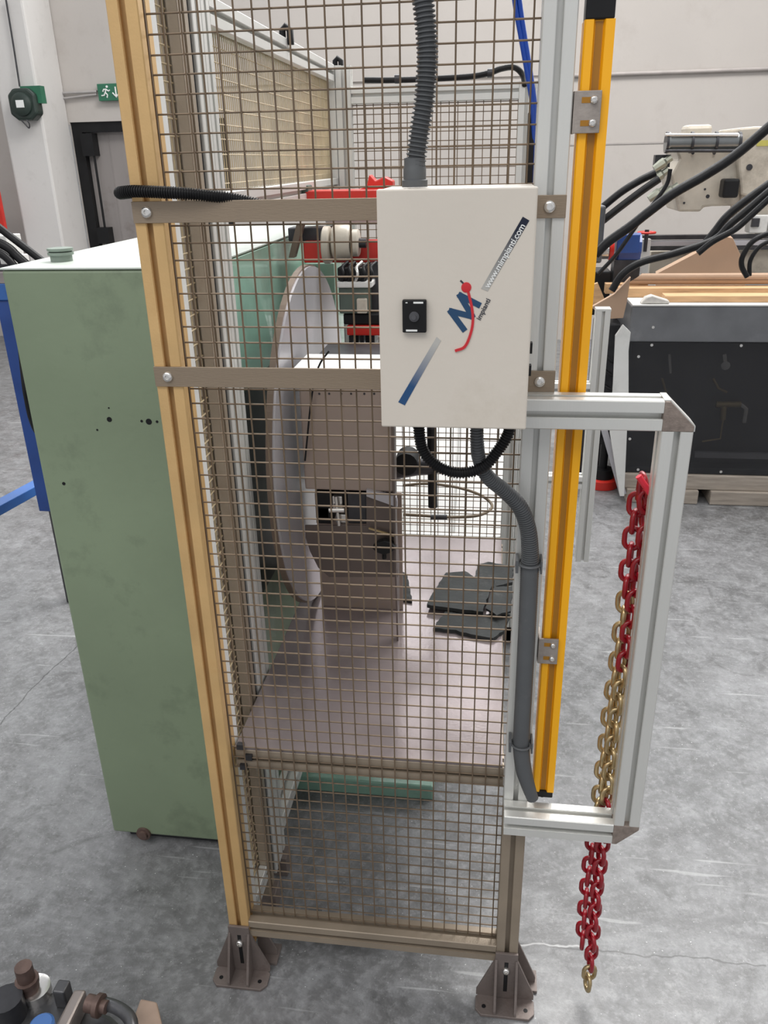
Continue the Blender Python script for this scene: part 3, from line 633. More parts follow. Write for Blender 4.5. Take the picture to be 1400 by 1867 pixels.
# ================================================================== GREEN MACHINE CABINET (left)
gx0, gx1, gy0, gy1, gz0, gz1 = -.478, -.068, .305, 1.42, .035, 1.49
gm = thing('machine_cabinet', 'big sage green steel machine cabinet standing left of the cage', 'machine', ((gx0+gx1)/2, (gy0+gy1)/2, 0))
MB().box((gx0, gy0, gz0), (gx1, gy1, gz1-.004)).build('cabinet_body', GREEN, gm, bevel=.006)
MB().box((gx0-.002, gy0-.002, gz1-.0035), (gx1+.002, gy1, gz1)).build('top_plate', GREENT, gm, bevel=.0008)
MB().box((gx0+.03, gy0+.03, .001), (gx1-.03, gy1-.03, gz0)).build('plinth', DARKST, gm)
MB().box((gx1+.0005, gy0+.02, at(500, 655, x=gx1).z), (gx1+.005, gy1-.02, gz1-.006)).build('lit_side_slab', mat('mint paint with light added', (.36, .60, .48), .3, 0, .08, 3, dirt=(.2, .33, .27), dscale=4, damt=.5, coat=.3), gm, bevel=.001)  # slab added for the lit upper side, light put into its colour
MB().box((gx1+.0005, gy0+.05, at(500, 1040, x=gx1).z), (gx1+.003, gy1-.02, at(500, 665, x=gx1).z)).build('side_opening_shade', mat('dark recess shade', (.022, .03, .026), .4, 0, .4, 6), gm)  # dark slab painted as the shaded inside of the side opening
kn = at(113, 476, z=gz1)
MB().lathe((kn.x, kn.y, gz1+.0002), (0, 0, 1), [(0, .022), (.012, .022), (.0125, .026), (.018, .026), (.0185, .020), (.021, .026), (.026, .026), (.027, .018)], 24).build('filler_cap', mat('grey green cap', (.22, .27, .23), .5), gm, smooth=40)
for (u, v, r) in ((199, 765, .0055), (271, 769, .0065), (258, 768, .0028), (286, 769, .0028), (198, 744, .0018), (177, 784, .0022), (116, 882, .0038)):
    p = at(u, v, y=gy0-.001); MB().lathe((p.x, gy0+.0005, p.z), (0, -1, 0), [(0, r), (.0012, r)], 14).build('hole', BLACK, gm)
p = at(262, 1520, y=gy0-.002); MB().lathe((p.x, gy0, p.z), (0, -1, 0), [(0, .020), (.006, .019), (.006, .013), (.012, .012), (.012, .006)], 20).build('drain_plug', RUST, gm, smooth=40)
# machine body right behind the cabinet : mint side and dark recess, base step
mbod = thing('mint_plinth', 'mint green machine base and low plinth behind the cage side', 'machine', (0, .8, 0))
MB().box((-.062, .55, .001), (.36, .95, .050)).build('plinth_step', GREEN2, mbod, bevel=.004)
# ================================================================== MACHINE INSIDE THE CAGE
hd = thing('machine_hood', 'grey brown sheet metal machine hood with round side disc inside the cage', 'machine', (.15, .6, tz))
DXc, DYc, DZc, DR = .045, .695, 1.0265, .416
mb = MB(); mb.lathe((DXc, DYc, DZc), (1, 0, 0), [(0, DR), (.006, DR)], 72); mb.build('round_disc', GREYP, hd, smooth=40)
ring = MB(); n = 72
ro, ri = DR+.004, DR-.012
for k in range(n):
    t0, t1 = 2*math.pi*k/n, 2*math.pi*(k+1)/n
    def c4(t): return [(DXc-.012, DYc+ro*math.cos(t), DZc+ro*math.sin(t)), (DXc+.001, DYc+ro*math.cos(t), DZc+ro*math.sin(t)), (DXc+.001, DYc+ri*math.cos(t), DZc+ri*math.sin(t)), (DXc-.012, DYc+ri*math.cos(t), DZc+ri*math.sin(t))]
    a, b = c4(t0), c4(t1); ring.add(a+b, [(0, 1, 5, 4), (1, 2, 6, 5), (2, 3, 7, 6), (3, 0, 4, 7)])
ring.build('disc_rim', BROWNR, hd, smooth=40)
HY = .42
def hz(v, u=640): return at(u, v, y=HY).z
hx0, hx1 = .078, .279
LD = at(640, 646, z=1.27).y
lx = at(536, 680, y=HY).x
MB().box((hx0, HY, hz(895)), (hx1, HY+.06, 1.2615)).build('hood_body', BROWNP, hd, bevel=.004)
MB().box((lx, HY-.006, 1.262), (hx1+.10, LD, 1.270)).build('hood_lid', WHITE, hd)  # white colour carries the light on the hood's top face
MB().box((lx, HY-.0062, 1.236), (hx1+.10, HY-.0005, 1.2618)).build('lid_flange', WHITE, hd)
MB().box((hx0+.01, HY+.062, .93), (hx1-.03, LD+.16, 1.2615)).build('rear_housing', DARKST, hd)
for u in (566, 582, 600, 622, 640, 664, 682):
    q_ = at(u, 718, y=HY); MB().lathe((q_.x, HY+.0005, q_.z), (0, -1, 0), [(0, .0028), (.002, .002)], 8).build('rivet', DARKST, hd)
# lower plate with curved left corner
pl = [at(u, v, y=HY) for u, v in ((556, 958), (690, 958), (722, 972), (725, 1052), (600, 1052), (580, 1035), (565, 1005), (557, 980))]
MB().slab(pl, (0, .004, 0)).build('lower_plate', DBROWN, hd)
MB().box((hx0+.02, HY+.10, hz(960)), (hx1-.01, HY+.12, hz(895))).build('back_plate', DBROWN, hd)
tipY = at(738, 1163, z=tz+.002).y
pr_ = [(hx1+.001, HY-.018, 1.235), (hx1+.001, HY-.018, .80), (hx1+.001, tipY-.012, tz+.001), (hx1+.001, tipY+.01, tz+.001), (hx1+.001, HY+.045, .80), (hx1+.001, HY+.012, .90), (hx1+.001, HY+.012, 1.235)]
MB().slab(pr_, (.004, 0, 0)).build('right_side_plate', DBROWN, hd)
sp_ = [at(u, v, y=HY-.001) for u, v in ((668, 903), (722, 924), (722, 982), (668, 966))]
MB().slab(sp_, (0, .004, 0)).build('middle_plate', DBROWN, hd)
MB().box((hx0-.01, HY+.15, tz+.0005), (hx1, HY+.155, .93)).build('table_reflection_plate', BROWNP, hd)  # added plate, mirrored by the table to darken its left zone
sp_ = [at(u, v, y=HY-.01) for u, v in ((668, 893), (722, 907), (724, 915), (724, 925), (668, 905))]
MB().slab(sp_, (0, .012, 0)).build('slanted_lip', GREYP, hd)
sp_ = [at(u, v, y=HY-.012) for u, v in ((672, 962), (722, 977), (722, 980), (672, 965))]
MB().slab(sp_, (0, .004, 0)).build('bent_strip', BRASS, hd)
# black clamp knob
p = at(699, 1000, y=HY-.03)
MB().slab([at(u, v, y=HY-.03) for u, v in ((678, 1000), (688, 990), (700, 986), (712, 990), (722, 1000), (713, 1008), (700, 1012), (687, 1008))], (0, .02, 0)).build('knob_plate', BLACK, hd, bevel=.002)
MB().tube([p+Vector((0, .01, .018)), p+Vector((0, .01, -.03))], .005, 8).build('knob_pin', BLACK, hd, smooth=50)
# mechanism in the opening
for (u0, v0, u1, v1, m, dp) in ((575, 900, 604, 955, BLACK, .05), (606, 905, 624, 935, CHROME, .03), (612, 938, 632, 955, CHROME, .03), (634, 900, 668, 955, DARKST, .05), (580, 925, 600, 945, BLACK, .07)):
    mb = MB(); pxbox(mb, u0, v0, u1, v1, HY+.01, dp); mb.build('mechanism_block', m, hd, bevel=.002)
mb = MB(); mb.tube([at(600, 930, y=HY-.005), at(628, 930, y=HY-.005)], .006, 10); mb.tube([at(612, 905, y=HY), at(618, 958, y=HY)], .004, 8); mb.build('mechanism_rod', CHROME, hd, smooth=50)
# dark slot and cable on the white sheet
mb = MB(); mb.tube(spline([at(600, 640, y=.40), at(585, 660, y=.40), at(574, 690, y=.40), at(566, 740, y=.40), at(560, 800, y=.40), at(556, 840, y=.402)]), .0022, 6); mb.build('thin_cable', BLACK, hd, smooth=60)
# arm and drop pipe on the right of the hood
rp = thing('pipe_assembly', 'dark pipe elbow with drop tube hanging right of the machine hood', 'pipe', (.36, .7, 1.0))
AY = .75
MB().tube([at(715, 860, y=AY), at(760, 852, y=AY), at(790, 850, y=AY)], .022, 12).build('elbow', DARKST, rp, smooth=50)
MB().lathe(at(742, 840, y=AY), (0, 1, 0), [(-.03, .030), (.03, .030)], 16).build('valve_body', BLACK, rp, smooth=40)
MB().tube([at(787, 780, y=AY), at(788, 850, y=AY), at(789, 924, y=AY)], .0125, 12).build('drop_tube', BLACK, rp, smooth=50)
MB().tube([at(776, 850, y=AY), at(800, 850, y=AY)], .018, 12).build('collar', BLACK, rp, smooth=50)
MB().tube([at(787, 780, y=AY), at(786, 640, y=AY)], .0125, 12).build('upper_tube', DARKST, rp, smooth=50)
hy = 1.05
hs = thing('coiled_hose', 'thin brown hose lying in a wide loop behind the hood', 'hose', (.45, hy, .75))
MB().tube(spline([at(735, 885, y=hy), at(780, 882, y=hy), at(830, 888, y=hy), at(870, 900, y=hy), (at(893, 915, y=hy)), at(895, 928, y=hy-.1), at(870, 940, y=hy-.15), at(820, 943, y=hy-.15), at(770, 940, y=hy-.15), at(735, 938, y=hy-.15)], 8), .0045, 8).build('hose_loop', mat('brown hose', (.16, .12, .075), .5), hs, smooth=60)
MB().tube([at(785, 943, y=hy-.15), at(815, 943, y=hy-.15)], .008, 10).build('hose_coupling', DARKST, hs, smooth=50)
# red robot / injection head
rr = thing('takeout_robot', 'red steel carriage with two cream rollers above the machine hood', 'machine', (.1, .95, 1.3))
RY = .9
def blk(name, u0, v0, u1, v1, m, y=RY, dp=.08, bev=.003, parent=rr):
    mb = MB(); pxbox(mb, u0, v0, u1, v1, y, dp); return mb.build(name, m, parent, bevel=bev)
blk('red_beam', 553, 440, 720, 479, RED, dp=.06)
blk('red_top_arm', 556, 347, 700, 366, RED, y=.95, dp=.10)
mb = MB().slab([at(u, v, y=1.0) for u, v in ((640, 350), (668, 340), (673, 318), (684, 330), (700, 322), (716, 330), (716, 362), (640, 362))], (0, .05, 0)); mb.build('red_bracket', RED, rr, bevel=.003)
blk('top_green_foot', 546, 338, 562, 352, DKGREEN, y=.95, dp=.05)
blk('dark_crosshead', 525, 415, 600, 440, DARKST, y=.93, dp=.06)
blk('white_cover', 592, 366, 690, 410, WHITE, y=1.05, dp=.05)
for (u0, u1, v, r) in ((590, 604, 447, 32), (608, 640, 442, 30), (642, 655, 443, 23)):
    p = at(u0, v, y=RY-.03); q = at(u1, v, y=RY-.03); rr_ = r/F*2.1
    MB().lathe(p, (1, 0, 0), [(0, rr_*.9), ((q-p).length*.15, rr_), ((q-p).length*.85, rr_), ((q-p).length, rr_*.9)], 24).build('cream_roller', CREAM, rr, smooth=40)
MB().tube([at(655, 443, y=RY-.03), at(668, 443, y=RY-.03)], .012, 10).build('roller_shaft', DARKST, rr, smooth=50)
blk('gearbox', 618, 524, 672, 572, DKGREEN, y=.80, dp=.10)
blk('gearbox_lid', 612, 514, 678, 525, WHITE, y=.79, dp=.11)
blk('sensor_block', 650, 545, 668, 572, CREAM, y=.785, dp=.02)
blk('valve_block', 615, 488, 668, 512, BLACK, y=.80, dp=.08)
blk('valve_block', 672, 480, 700, 600, DARKST, y=.85, dp=.06)
for k in range(5):
    u = 622+k*13; MB().tube(spline([at(u, 512, y=.80), at(u+4, 500, y=.79), at(u+2, 488, y=.80), at(u+12, 478, y=.82)]), .0045, 8).build('fitting', BLACK if k != 2 else CHROME, rr, smooth=50)
blk('dark_base', 626, 573, 700, 592, BLACK, y=.81, dp=.09)
blk('red_sill', 632, 594, 720, 612, RED, y=.80, dp=.10)
for k in range(5): blk('bellows', 636+k*10, 612, 643+k*10, 628, BLACK if k % 2 else DARKST, y=.82, dp=.06, bev=.001)
blk('red_side_strip', 548, 500, 560, 545, RED, y=.9, dp=.03)
MB().slab([at(u, v, y=.88) for u, v in ((540, 410), (552, 410), (536, 470), (526, 470))], (0, .03, 0)).build('slanted_link', BROWNR, rr)
blk('carriage_column', 560, 480, 612, 640, GREEN2, y=1.10, dp=.12)

# white cover added behind the cage, front sloped to catch overhead light
wp = thing('light_catching_cover', 'white machine cover added behind the lower back mesh, sloped to catch light', 'cabinet', (.35, 1.9, 0))
WH2 = mat('bright white enamel', (.86, .86, .85), .35, 0, .03, 3)
MB().slab([(.04, 1.62, .02), (.04, 2.6, .02), (.04, 2.6, 1.0), (.04, 2.4, 1.0), (.04, 1.62, .22)], (.62, 0, 0)).build('body', WH2, wp, bevel=.008)
MB().slab([(.06+.0, 1.622, .235), (.06, 2.38, .993), (.06, 2.375, .998), (.06, 1.617, .240)], (.27, 0, 0)).build('sloping_panel', WH2, wp)
MB().slab([(.36, 1.622, .235), (.36, 2.38, .993), (.36, 2.375, .998), (.36, 1.617, .240)], (.27, 0, 0)).build('sloping_panel', WH2, wp)

# ================================================================== LEFT BACKGROUND
bf = thing('blue_frame', 'blue painted steel machine frame partly hidden behind the green cabinet', 'frame', (-1.1, 1.5, 0))
yb = 1.5
mb = MB(); a = at(-60, 517, y=yb); b = at(52, 548, y=yb); mb.box((a.x, yb, b.z), (b.x+.12, yb+.1, a.z)); mb.build('top_beam', BLUEL, bf, bevel=.004)
zt = b.z; 
mb = MB(); mb.box((at(10, 650, y=yb).x, yb+.01, .42), (at(50, 650, y=yb).x+.03, yb+.09, zt)); mb.build('upright', BLUE, bf, bevel=.004)
mb = MB(); mb.box((at(45, 650, y=yb+.12).x, yb+.12, .46), (at(80, 650, y=yb+.12).x, yb+.2, zt)); mb.build('upright', BLUEL, bf, bevel=.004)
p = at(0, 815, y=yb); q = at(60, 765, y=yb+.25)
MB().prism([(-.03, -.02), (.03, -.02), (.03, .02), (-.03, .02)], (p.x-.1, yb-.05, .42), (q.x, yb+.6, .42)).build('lower_beam', BLUEL, bf, bevel=.003)
for x, y in ((at(10, 650, y=yb).x+.05, yb+.05), (at(10, 650, y=yb).x+.1, yb+.55)): MB().tube([(x, y, .001), (x, y, .43)], .03, 12).build('leg', DARKST, bf, smooth=50)
tp = thing('covered_machine', 'grey steel machine bed with white covers on top of blue frame', 'machine', (-1.1, 1.55, zt+.05))
zz = at(0, 500, y=1.5).z
mb = MB(); mb.box((at(-70, 500, y=1.5).x, 1.5, at(0, 517, y=1.5).z), (at(22, 500, y=1.5).x+.12, 1.68, at(0, 497, y=1.5).z)); mb.build('bed_plate', mat('pinkish steel', (.35, .31, .30), .4, .3), tp, bevel=.002)
for (u0, v0, u1, v1, m, y) in ((-40, 475, 22, 497, DARKST, 1.55), (-40, 430, 14, 476, WHITE, 1.58), (0, 468, 26, 482, WHITE, 1.53)):
    mb = MB(); pxbox(mb, u0, v0, u1, v1, y, .1); mb.build('cover', m, tp, bevel=.003)
hg = 'black hoses above the blue frame'
for i, (pp, r, lab) in enumerate((([(-20, 400), (10, 424), (40, 447), (80, 478), (110, 500)], .013, 'long black hose slanting down to the green cabinet, uppermost of the left hoses'), ([(-30, 430), (12, 450), (30, 466), (50, 484)], .016, 'middle thick black hose slanting over the white machine covers'), ([(-30, 455), (0, 462), (18, 476), (30, 492)], .014, 'lowest short black hose over the bed plate of the left machine'))):
    y0 = 1.50-.02*i; tag(MB().tube(spline([at(u, v, y=y0-.04) for u, v in pp]), r, 10).build('black_hose', HOSEB, smooth=60), lab, 'hose', hg)
hb_ = 'black hoses hanging beside the green cabinet'
for i, off in enumerate((0, 9, 20)):
    pp = [(30+off, 552), (44+off, 690), (50+off, 730), (58+off*.8, 765), (70+off*.8, 790), (95, 815-off*.5), (120, 830)]
    tag(MB().tube(spline([at(u, v, y=1.485 if v < 650 else 1.38+.03*i) for u, v in pp]), .011, 8).build('hanging_hose', HOSEB, smooth=60), ['black hose hanging lowest and leftmost beside the green cabinet', 'black hose hanging between two others beside the green cabinet', 'black hose hanging tight against the green cabinet edge'][i], 'hose', hb_)
fb = thing('machine_bed', 'dark steel machine foot on the floor behind the green cabinet', 'machine foot', (-1.05, 1.9, 0))
MB().box((-1.26, 2.16, .001), (-.62, 2.5, .06)).build('foot_plate', DARKST, fb, bevel=.004)
MB().box((-1.0, 2.18, .0605), (-.66, 2.4, .28)).build('foot_block', DARKST, fb, bevel=.01)
MB().tube([(-1.95, 2.6, .30), (-.7, 2.6, .30)], .02, 10).build('rail', CHROME, fb, smooth=50)
MB().tube([(-1.95, 2.6, .22), (-.7, 2.6, .22)], .012, 10).build('rail', DARKST, fb, smooth=50)
MB().box((-.75, 2.41, .0605), (-.66, 2.7, .33)).build('rail_block', DARKST, fb)
rs = at(2, 385, y=6.3); tag(MB().box((rs.x-.5, 6.3, rs.z-.18), (rs.x+.01, 6.34, rs.z+.18)).build('red_hydrant_box', RED, bevel=.01), 'edge of a red box on the wall at the far left', 'box')

# ================================================================== BOTTOM LEFT FOREGROUND MACHINE PART
fg = thing('machine_clamp', 'dark oily cast machine part with rusty bolts in the lower left foreground', 'machine part', (-.45, -.25, 0))
gy = -.28
pts = [at(u, v, z=.22) for u, v in ((-60, 1800), (30, 1770), (115, 1800), (200, 1835), (235, 1867), (260, 1960), (-60, 1960))]
MB().slab([(p.x, p.y, .0) for p in pts], (0, 0, .20)).build('cast_base', OILY, fg, bevel=.012)
def blt(u, v, z, r, h, m=RUST):
    p = at(u, v, z=z); mb = MB(); mb.lathe((p.x, p.y, z-h), (0, 0, 1), [(0, r*1.25), (h*.25, r*1.25), (h*.26, r), (h*.5, r), (h*.51, r*1.15), (h*.62, r*1.15), (h*.63, r*.85), (h, r*.85)], 12); return mb.build('bolt', m, fg, smooth=35)
blt(42, 1762, .285, .019, .09); 
a = at(62, 1800, z=.22)
mb = MB(); mb.lathe((a.x, a.y, .20), (0, 0, 1), [(0, .03), (.02, .03), (.022, .022)], 20); mb.build('washer', CHROME, fg, smooth=40)
# clamp bar (light bevelled)
MB().slab([(at(u, v, z=.24).x, at(u, v, z=.24).y, .20) for u, v in ((136, 1806), (158, 1806), (118, 1890), (92, 1890))], (0, 0, .045)).build('clamp_bar', mat('greased steel bar', (.32, .28, .26), .3, .6), fg, bevel=.005)
p = at(158, 1822, z=.25); MB().lathe((p.x, p.y, .24), (1, -.1, 0), [(0, .016), (.018, .016), (.019, .021), (.028, .021), (.029, .012), (.04, .012)], 16).build('side_bolt', RUST, fg, smooth=35)
MB().tube(spline([at(175, 1826, z=.23), at(215, 1838, z=.235), at(238, 1860, z=.235), at(240, 1900, z=.23)]), .012, 10).build('curved_lip', OILY, fg, smooth=50)
MB().box((at(105, 1812, z=.22).x, at(105, 1825, z=.22).y, .20), (at(128, 1812, z=.22).x, at(105, 1800, z=.22).y, .245)).build('square_lug', OILY, fg, bevel=.003)
MB().lathe(at(75, 1865, z=.27), (0, 0, 1), [(-.07, .022), (-.004, .022), (0, .018)], 20).build('blue_cap', mat('blue plastic cap', (.06, .16, .42), .35), fg, smooth=40)
MB().lathe(at(10, 1820, z=.25), (0, 0, 1), [(-.06, .03), (0, .03)], 20).build('round_boss', DARKST, fg, smooth=40)
wb_ = thing('wooden_block', 'tan wooden block standing at the bottom edge beside the oily casting', 'block', (-.25, -.25, 0))
tp_ = [at(u, v, z=.18) for u, v in ((256, 1820), (286, 1826), (300, 1885), (232, 1885))]
MB().slab([(p.x, p.y, .0005) for p in tp_], (0, 0, .18)).build('block', mat('tan wood end', (.36, .26, .20), .5, 0, .12, 20, dirt=(.6, .48, .38), dscale=8), wb_, bevel=.004)

# ================================================================== RIGHT BACKGROUND: GREY MACHINE ON SKID
gy0 = 2.85
mx0 = at(1148, 600, y=gy0).x; mtz = at(1260, 557, y=gy0).z; mhz = at(1260, 623, y=gy0).z; mbz = .155
mg = thing('grey_machine', 'dark grey boxy machine with tinted front panel on the right', 'machine', (mx0+.6, gy0+.3, 0))
mx1 = mx0+1.35
MB().box((mx0-.005, gy0-.012, mhz), (mx1, gy0+.6, mtz)).build('lid_band', MIDGREY, mg, bevel=.006)
bd = MB(); bd.box((mx0, gy0+.10, mbz), (mx1, gy0+.6, mhz)); bd.box((mx0, gy0+.004, mbz), (mx0+.02, gy0+.10, mhz)); bd.box((mx0, gy0+.004, mbz), (mx1, gy0+.10, mbz+.03)); bd.build('body', DKGREY, mg, bevel=.003)
MB().box((mx0+.002, gy0-.004, mbz), (mx1, gy0+.003, mhz-.003)).build('front_panel', TINT, mg)
MB().box((mx0+.0, gy0-.02, mtz), (mx1, gy0+.6, mtz+.006)).build('top_edge', WHITE, mg)
for (u, v) in ((1190, 596), (1188, 629), (1351, 630), (1164, 650), (1148, 800), (1163, 856), (1314, 860)):
    p = at(u, v, y=gy0-.005); yy = gy0-.0122 if v < 620 else gy0-.0042
    mb = MB(); mb.lathe((p.x, yy, p.z), (0, -1, 0), [(0, .008), (.004, .007)], 12); mb.build('screw', CHROME, mg, smooth=40)
yi = gy0+.06
def pip(pp, r, m=BRASS): return MB().tube([at(u, v, y=yi) for u, v in pp], r, 10).build('inner_pipe', m, mg, smooth=50)
pip([(1305, 737), (1350, 737)], .016); pip([(1320, 737), (1318, 765)], .014); pip([(1350, 737), (1360, 745), (1356, 770)], .012, CHROME); pip([(1318, 765), (1313, 800), (1280, 805)], .005)
pip([(1220, 645), (1222, 680)], .008, CHROME); pip([(1320, 645), (1323, 670)], .012, CHROME); pip([(1300, 690), (1310, 708), (1325, 715)], .006); pip([(1207, 690), (1215, 720)], .006)
MB().lathe(at(1321, 665, y=yi), (0, -1, 0), [(0, .022), (.02, .022)], 16).build('gauge', CHROME, mg, smooth=40)
MB().box((at(1265, 830, y=yi).x, yi-.02, at(1265, 832, y=yi).z), (mx1, yi, at(1265, 822, y=yi).z)).build('inner_ledge', GREYP, mg)
sk = thing('wooden_skid', 'greyed timber skid under the grey machine', 'skid', (mx0+.6, gy0+.3, 0))
for k, (y, z0, z1) in enumerate(((gy0-.02, .075, .153), (gy0+.6, .075, .153))): MB().box((mx0+.02, y, z0), (mx1+.1, y+.09, z1)).build('beam', WOODG, sk, bevel=.004)
for k in range(4): x = mx0+.06+k*.42; MB().box((x, gy0-.04, .001), (x+.36 if k % 2 == 0 else x+.40, gy0+.62, .074)).build('bearer', WOODG, sk, bevel=.004)
# slanted sheets left of the machine
MB_ = MB().slab([at(u, v, y=2.8) for u, v in ((1096, 785), (1108, 785), (1142, 900), (1130, 905))], (0, .02, 0))
tag(MB_.build('slanted_sheet', GREYP), 'narrow grey metal sheet leaning against the grey machine', 'sheet')
mb = MB().slab([at(u, v, y=2.75) for u, v in ((1122, 612), (1136, 592), (1150, 606), (1146, 640), (1146, 720), (1138, 905), (1130, 905), (1112, 790), (1118, 700))], (0, .02, 0))
tag(mb.build('white_board', WHITE, bevel=.003), 'tall white board with torn top standing beside the grey machine', 'board')
jk = thing('levelling_jack', 'black screw jack on a round red base on the floor', 'jack', (1.0, 2.9, 0))
jp = at(1096, 885, z=0); jp.z = .0015
MB().lathe(jp, (0, 0, 1), [(0, .085), (.045, .085), (.05, .07)], 28).build('base', RED, jk, smooth=40)
MB().lathe(jp+Vector((0, 0, .05)), (0, 0, 1), [(0, .06), (.05, .055), (.055, .022), (.20, .022), (.20, .045), (.215, .045)], 20).build('screw', BLACK, jk, smooth=40)
# dark machine block between (behind the yellow bar)
dk = thing('dark_engine', 'black oily machine block behind the short aluminium upright', 'machine', (1.1, 3.2, 0))
for (u0, v0, u1, v1, y, m) in ((1080, 590, 1126, 800, 3.12, DARKST), (1072, 495, 1112, 575, 3.3, BLACK), (1086, 375, 1101, 480, 3.05, DKGREY)):
    mb = MB(); pxbox(mb, u0, v0, u1, v1, y, .2); mb.build('housing', m, dk, bevel=.01)
mb = MB(); mb.box((.98, 3.2, .001), (1.10, 3.31, .5)); mb.build('stand', DARKST, dk)
for i in range(3): MB().tube(spline([at(1096, 640+i*30, y=3.0), at(1120, 660+i*25, y=2.98), at(1140, 640+i*22, y=3.02)]), .010, 8).build('cable', HOSEB, dk, smooth=50)
# blue motor & red wheel
bm_ = thing('electric_motor', 'blue electric motor with red flange behind the yellow bar', 'motor', (1.35, 3.4, 1.2))
mb = MB(); p = at(1122, 452, y=3.35); q = at(1166, 450, y=3.35)
mb.lathe(p, (1, 0, 0), [(0, .055), ((q-p).length*.1, .075), ((q-p).length, .075)], 10); mb.build('motor_housing', BLUE, bm_, smooth=30)
blk('terminal_box', 1125, 428, 1166, 462, BLUE, y=3.25, dp=.1, parent=bm_)
MB().lathe(at(1110, 456, y=3.3), (1, 0, 0), [(0, .05), (.02, .06)], 20).build('red_flange', RED, bm_, smooth=40)
MB().lathe(at(1096, 456, y=3.3), (1, 0, 0), [(0, .045), (.035, .045)], 20).build('coupling', CHROME, bm_, smooth=40)
blk('mount', 1118, 474, 1166, 520, DARKST, y=3.3, dp=.12, parent=bm_)
blk('column', 1120, 520, 1160, 620, DARKST, y=3.3, dp=.12, parent=bm_)
hw = thing('handwheel', 'small red handwheel above the blue motor', 'handwheel', (1.5, 3.7, 1.4))
c = at(1179, 424, y=3.6); 
mb = MB(); mb.tube([(c.x+.045*math.cos(t), c.y+.045*math.sin(t), c.z) for t in [k*math.pi/10 for k in range(20)]], .006, 8, closed=True); mb.build('wheel_rim', RED, hw, smooth=60)
mb = MB(); mb.tube([c-Vector((.045, 0, 0)), c+Vector((.045, 0, 0))], .005, 6); mb.tube([c-Vector((0, .045, 0)), c+Vector((0, .045, 0))], .005, 6); mb.build('spokes', RED, hw, smooth=50)
MB().lathe(c-Vector((0, 0, .10)), (0, 0, 1), [(0, .01), (.115, .012)], 10).build('spindle', DARKST, hw, smooth=50)
# white bracket and guide rails of the big machine
im = thing('injection_unit', 'large cream cast machine head with steel cylinder at upper right', 'machine', (2.2, 3.6, 0))
IY = 3.72
def ib(name, u0, v0, u1, v1, m, y=IY, dp=.25, bev=.01): return blk(name, u0, v0, u1, v1, m, y, dp, bev, im)
MB().slab([at(u, v, y=IY) for u, v in ((1232, 272), (1345, 272), (1352, 300), (1352, 375), (1300, 376), (1282, 378), (1278, 386), (1236, 386), (1228, 340), (1222, 320), (1238, 290))], (0, .35, 0)).build('casting', CREAM, im, bevel=.015)
ib('casting_top_lug', 1250, 227, 1299, 250, CREAM, IY+.1, .15, .02)
MB().slab([at(u, v, y=IY-.05) for u, v in ((1346, 233), (1380, 230), (1480, 235), (1480, 390), (1350, 355), (1346, 300))], (0, .45, 0)).build('casting_block', CREAM, im, bevel=.012)
ib('lower_casting', 1350, 330, 1480, 400, CREAM, IY-.02, .2)
p = at(1213, 260, y=IY-.1); q = at(1346, 258, y=IY-.1)
MB().lathe(p, q-p, [(0, .050), (.02, .050), (.021, .043), ((q-p).length, .043)], 24).build('hydraulic_cylinder', mat('brushed cylinder', (.22, .23, .23), .3, .7), im, smooth=40)
for u in (1213, 1258, 1302, 1344):
    a = at(u, 260, y=IY-.1); MB().lathe(a, (1, 0, 0), [(0, .052), (.012, .052)], 24).build('cylinder_ring', DARKST, im, smooth=40)
for v in (246, 275): MB().tube([at(1213, v, y=IY-.14), at(1346, v, y=IY-.14)], .008, 8).build('tie_rod', CHROME if v < 260 else DARKST, im, smooth=50)
ib('dark_motor', 1319, 326, 1348, 361, BLACK, IY-.12, .1, .012)
ib('connector_plate', 1194, 282, 1222, 305, DARKST, IY-.05, .06, .002)
for (u, v) in ((1205, 300), (1200, 322), (1195, 355), (1218, 350)):
    a = at(u, v, y=IY-.1); MB().lathe(a, (.8, 0, .55), [(-.04, .020), (0, .026), (.02, .026), (.03, .018), (.06, .018)], 8).build('hose_fitting', mat('grey green fitting', (.32, .33, .27), .35, .5), im, smooth=30)
for (u, v, r) in ((1366, 305, .016), (1263, 279, .008), (1302, 279, .008), (1247, 370, .006), (1290, 358, .010), (1285, 345, .006)):
    a = at(u, v, y=IY-.052 if u > 1345 else IY-.001); MB().lathe(a, (0, -1, 0), [(0, r), (.003, r)], 14).build('bolt_hole', DARKST, im)
for v0, v1, m in ((428, 436, DARKST), (438, 448, GREYP), (449, 456, DARKST)): ib('guide_rail', 1172, v0, 1480, v1, m, IY-.05, .05, .002)
ib('rail_bracket', 1168, 436, 1184, 500, WHITE, IY-.1, .06, .003)
ib('bed_panel', 1185, 457, 1480, 498, CREAM, IY+.02, .3, .004)
ib('valve', 1368, 392, 1400, 425, WHITE, IY-.05, .1, .006)
ib('valve_cap', 1371, 398, 1385, 414, DARKST, IY-.07, .03, .003)
ib('support_column', 1380, 380, 1480, 430, WHITE, IY+.2, .2)
mb = MB(); zz = at(1300, 498, y=IY).z; mb.box((1.9, IY+.05, .001), (3.1, IY+.7, zz)); mb.box((1.5, IY+.15, zz-.5), (1.9, IY+.6, zz)); mb.build('machine_frame', WHITE, im, bevel=.01)
mb = MB(); a = at(1380, 262, y=IY-.055); mb.box((a.x, IY-.0545, a.z-.012), (a.x+.2, IY-.0505, a.z+.016)); mb.build('yellow_label', mat('label yellow', (.55, .5, .12), .5), im)
